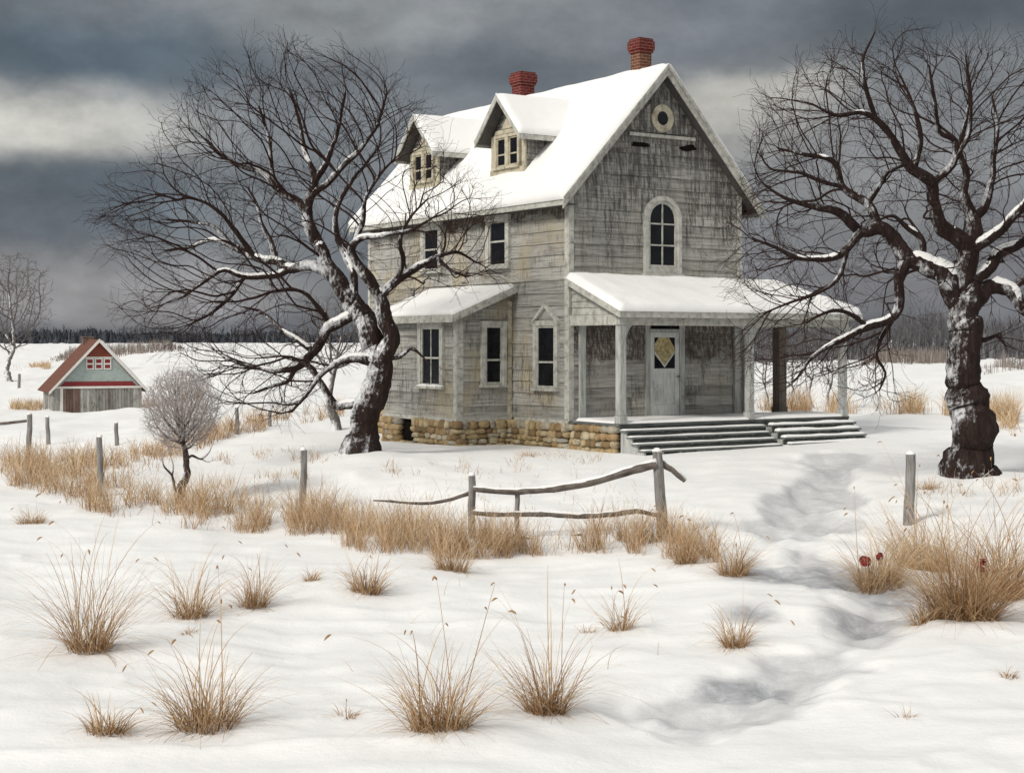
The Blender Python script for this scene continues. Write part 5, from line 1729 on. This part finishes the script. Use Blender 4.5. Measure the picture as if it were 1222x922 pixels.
bag = Bag(); n = 1300
px = rw.uniform(840, 1480, n); Y = rw.uniform(235, 330, n)
prof = .6 + .8 * fbm(px * .012 + 3, px * 0 + 8, 3)
spikes(px, Y, rw.uniform(3.5, 8, n) * prof, rw.uniform(.07, .2, n), rw, -.4, 14, (0, 1), bag)
n = 2600
px = rw.uniform(840, 1480, n); Y = rw.uniform(228, 300, n)
spikes(px, Y, rw.uniform(.9, 2.6, n), rw.uniform(.12, .5, n), rw, -.3, 4, (0, .6), bag)
tag(bag.build('woods', M['wood_grey']), 'grey leafless woods rising behind the right tree', 'woods', kind='stuff')


def brush(px0, px1, Y0, Y1, n, h0, h1, label, seed):
    r_ = np.random.default_rng(seed); bag = Bag()
    px = r_.uniform(px0, px1, n); Y = r_.uniform(Y0, Y1, n)
    e = np.clip(np.minimum(px - px0, px1 - px) / 25, .15, 1)
    spikes(px, Y, r_.uniform(h0, h1, n) * e, np.full(n, Y0 / F * .35), r_, -.2, 5, (0, 1), bag)
    tag(bag.build('brush', M['brush']), label, 'brush', kind='stuff')


brush(60, 225, 335, 370, 900, 1.0, 3.2, 'strip of leafless brush behind the barn', 3)
brush(1020, 1150, 185, 200, 900, .8, 2.4, 'strip of grey brush on the rise left of the right trunk', 4)
brush(1165, 1330, 120, 132, 500, .6, 1.5, 'clump of low brush at the far right', 5)

# ================================================================== CAMERA, LIGHT, SKY
cam = bpy.data.cameras.new('camera'); co = bpy.data.objects.new('camera', cam); COL.objects.link(co)
co.location = (0, 0, ZC); co.rotation_euler = (PI / 2, 0, 0)
cam.sensor_width = 36; cam.lens = 36 * F / 1222; cam.shift_y = -(461 - HY) / 1222; cam.clip_start = .1; cam.clip_end = 5000
SC.camera = co

EXPO = 1.0
sd = Vector((.56, .58, -.60)).normalized()
sun = bpy.data.lights.new('sun', 'SUN'); sun.energy = 1.25; sun.angle = R(14); sun.color = (1, .955, .885)
so = bpy.data.objects.new('sun', sun); COL.objects.link(so); so.rotation_euler = sd.to_track_quat('-Z', 'Y').to_euler(); so.location = (-20, -20, 30)
elev = math.asin(-sd.z); azm = math.atan2(-sd.x, -sd.y)

wd = bpy.data.worlds.new('World'); SC.world = wd; wd.use_nodes = True
nt = wd.node_tree
bg = nt.nodes['Background']; bg.inputs['Strength'].default_value = .1


def nd(ty, **kw):
    o = nt.nodes.new(ty)
    for k, v in kw.items(): setattr(o, k, v)
    return o


def mth(op, a, b=0., c=None):
    o = nd('ShaderNodeMath', operation=op)
    for i, q in enumerate((a, b, c)):
        if q is None: continue
        if isinstance(q, (int, float)): o.inputs[i].default_value = q
        else: nt.links.new(q, o.inputs[i])
    return o.outputs[0]


sky = nd('ShaderNodeTexSky', sky_type='NISHITA', sun_disc=False, sun_elevation=elev, sun_rotation=azm, air_density=1.2, dust_density=4.0)
tc = nd('ShaderNodeTexCoord'); sp = nd('ShaderNodeSeparateXYZ'); nt.links.new(tc.outputs['Generated'], sp.inputs[0])
az = mth('ARCTAN2', sp.outputs['X'], sp.outputs['Y']); el = mth('ARCSINE', sp.outputs['Z'])
cv = nd('ShaderNodeCombineXYZ'); nt.links.new(az, cv.inputs[0]); nt.links.new(el, cv.inputs[1])


def wnoise(scale, sx, sy, detail, rough, off):
    mp = nd('ShaderNodeMapping'); mp.inputs['Scale'].default_value = (sx, sy, 1); mp.inputs['Location'].default_value = (off, off * .7, off * .3)
    nt.links.new(cv.outputs[0], mp.inputs[0])
    n = nd('ShaderNodeTexNoise'); n.inputs['Scale'].default_value = scale; n.inputs['Detail'].default_value = detail; n.inputs['Roughness'].default_value = rough
    nt.links.new(mp.outputs[0], n.inputs['Vector'])
    return n


wz = wnoise(8, 1, 1.5, 5, .55, 3.1)
wv = nd('ShaderNodeVectorMath', operation='MULTIPLY_ADD')          # warp the cloud field
sb = nd('ShaderNodeVectorMath', operation='SUBTRACT'); nt.links.new(wz.outputs['Color'], sb.inputs[0]); sb.inputs[1].default_value = (.5, .5, .5)
nt.links.new(sb.outputs[0], wv.inputs[0]); wv.inputs[1].default_value = (.12, .06, 0); nt.links.new(cv.outputs[0], wv.inputs[2])


def lin(c): return tuple(((x / 255) / 12.92 if x <= 10 else ((x / 255 + .055) / 1.055) ** 2.4) for x in c)


KS = 10 / 2 ** EXPO


def wcol(c): return tuple(v * KS for v in lin(c)) + (1,)


cur = None


def layer(c, f):
    global cur
    m = nd('ShaderNodeMix', data_type='RGBA')
    nt.links.new(f, m.inputs[0]); nt.links.new(cur, m.inputs[6]); m.inputs[7].default_value = wcol(c)
    cur = m.outputs[2]


rgb = nd('ShaderNodeRGB'); rgb.outputs[0].default_value = wcol((112, 116, 121)); cur = rgb.outputs[0]
BLOBS = [  # picture position, radii in px, colour, strength
    (440, 25, 320, 60, (142, 145, 147), .95), (1130, 22, 280, 75, (80, 85, 90), .95), (130, 72, 250, 66, (80, 92, 102), 1.0), (10, 18, 90, 40, (112, 118, 122), .6),
    (60, 168, 250, 62, (206, 204, 197), 1.0), (140, 248, 260, 58, (90, 100, 110), .95), (340, 300, 170, 100, (124, 128, 132), .8), (30, 262, 130, 36, (92, 99, 108), .8), (150, 352, 330, 62, (150, 149, 151), 1.0),
    (560, 84, 190, 48, (92, 98, 105), .9), (680, 45, 150, 34, (118, 122, 126), .7), (430, 140, 160, 66, (122, 127, 132), .85), (430, 280, 100, 85, (104, 111, 118), .8),
    (890, 135, 140, 78, (196, 193, 185), 1.0), (850, 62, 130, 32, (98, 102, 108), .75), (1050, 210, 230, 110, (138, 138, 140), .85), (1010, 330, 280, 75, (122, 122, 126), .9),
    (1180, 130, 130, 76, (122, 124, 126), .7), (1190, 300, 120, 80, (108, 108, 114), .7), (250, 402, 520, 26, (106, 109, 116), .8), (1000, 400, 400, 30, (98, 98, 104), .8),
]
for (px, py, rx, ry, c, s_) in BLOBS:
    su = nd('ShaderNodeVectorMath', operation='SUBTRACT'); nt.links.new(wv.outputs[0], su.inputs[0]); su.inputs[1].default_value = ((px - 611) / F, (HY - py) / F, 0)
    mu = nd('ShaderNodeVectorMath', operation='MULTIPLY'); nt.links.new(su.outputs[0], mu.inputs[0]); mu.inputs[1].default_value = (F / rx, F / ry, 0)
    le = nd('ShaderNodeVectorMath', operation='LENGTH'); nt.links.new(mu.outputs[0], le.inputs[0])
    mr = nd('ShaderNodeMapRange', interpolation_type='SMOOTHERSTEP'); nt.links.new(le.outputs['Value'], mr.inputs[0])
    mr.inputs[1].default_value = 1.35; mr.inputs[2].default_value = .1; mr.inputs[3].default_value = 0; mr.inputs[4].default_value = s_
    layer(c, mr.outputs[0])
# streaky variation
n1 = wnoise(8, 1, 1.8, 7, .62, 11.)
mrn = nd('ShaderNodeMapRange'); nt.links.new(n1.outputs['Fac'], mrn.inputs[0]); mrn.inputs[1].default_value = .25; mrn.inputs[2].default_value = .75; mrn.inputs[3].default_value = .66; mrn.inputs[4].default_value = 1.36
vm = nd('ShaderNodeVectorMath', operation='SCALE'); nt.links.new(cur, vm.inputs[0]); nt.links.new(mrn.outputs[0], vm.inputs['Scale'])
cur = vm.outputs[0]
n2 = wnoise(24, 1, 1.5, 6, .6, 23.)
mr2 = nd('ShaderNodeMapRange'); nt.links.new(n2.outputs['Fac'], mr2.inputs[0]); mr2.inputs[1].default_value = .3; mr2.inputs[2].default_value = .7; mr2.inputs[3].default_value = .86; mr2.inputs[4].default_value = 1.15
vm2 = nd('ShaderNodeVectorMath', operation='SCALE'); nt.links.new(cur, vm2.inputs[0]); nt.links.new(mr2.outputs[0], vm2.inputs['Scale'])
cur = vm2.outputs[0]
# the cloud cover is thinner and brighter overhead and behind the viewer
up = nd('ShaderNodeMapRange', interpolation_type='SMOOTHSTEP'); nt.links.new(el, up.inputs[0]); up.inputs[1].default_value = .27; up.inputs[2].default_value = .75
bk = nd('ShaderNodeMapRange', interpolation_type='SMOOTHSTEP'); nt.links.new(sp.outputs['Y'], bk.inputs[0]); bk.inputs[1].default_value = .35; bk.inputs[2].default_value = -.5
ab = nd('ShaderNodeMapRange'); nt.links.new(el, ab.inputs[0]); ab.inputs[1].default_value = -.02; ab.inputs[2].default_value = .1
br_ = mth('MAXIMUM', up.outputs[0], mth('MULTIPLY', bk.outputs[0], ab.outputs[0]))
m = nd('ShaderNodeMix', data_type='RGBA'); nt.links.new(br_, m.inputs[0]); nt.links.new(cur, m.inputs[6]); m.inputs[7].default_value = (3.05, 3.08, 3.06, 1); cur = m.outputs[2]
m = nd('ShaderNodeMix', data_type='RGBA'); m.inputs[0].default_value = .04; nt.links.new(cur, m.inputs[6]); nt.links.new(sky.outputs[0], m.inputs[7]); cur = m.outputs[2]
nt.links.new(cur, bg.inputs['Color'])

SC.view_settings.view_transform = 'Standard'; SC.view_settings.look = 'None'; SC.view_settings.gamma = 1; SC.view_settings.use_curve_mapping = False
SC.view_settings.exposure = EXPO
SC.render.engine = 'CYCLES'
SC.cycles.max_bounces = 6; SC.cycles.diffuse_bounces = 3; SC.cycles.use_denoising = True
SC.render.resolution_x = 1024; SC.render.resolution_y = 772
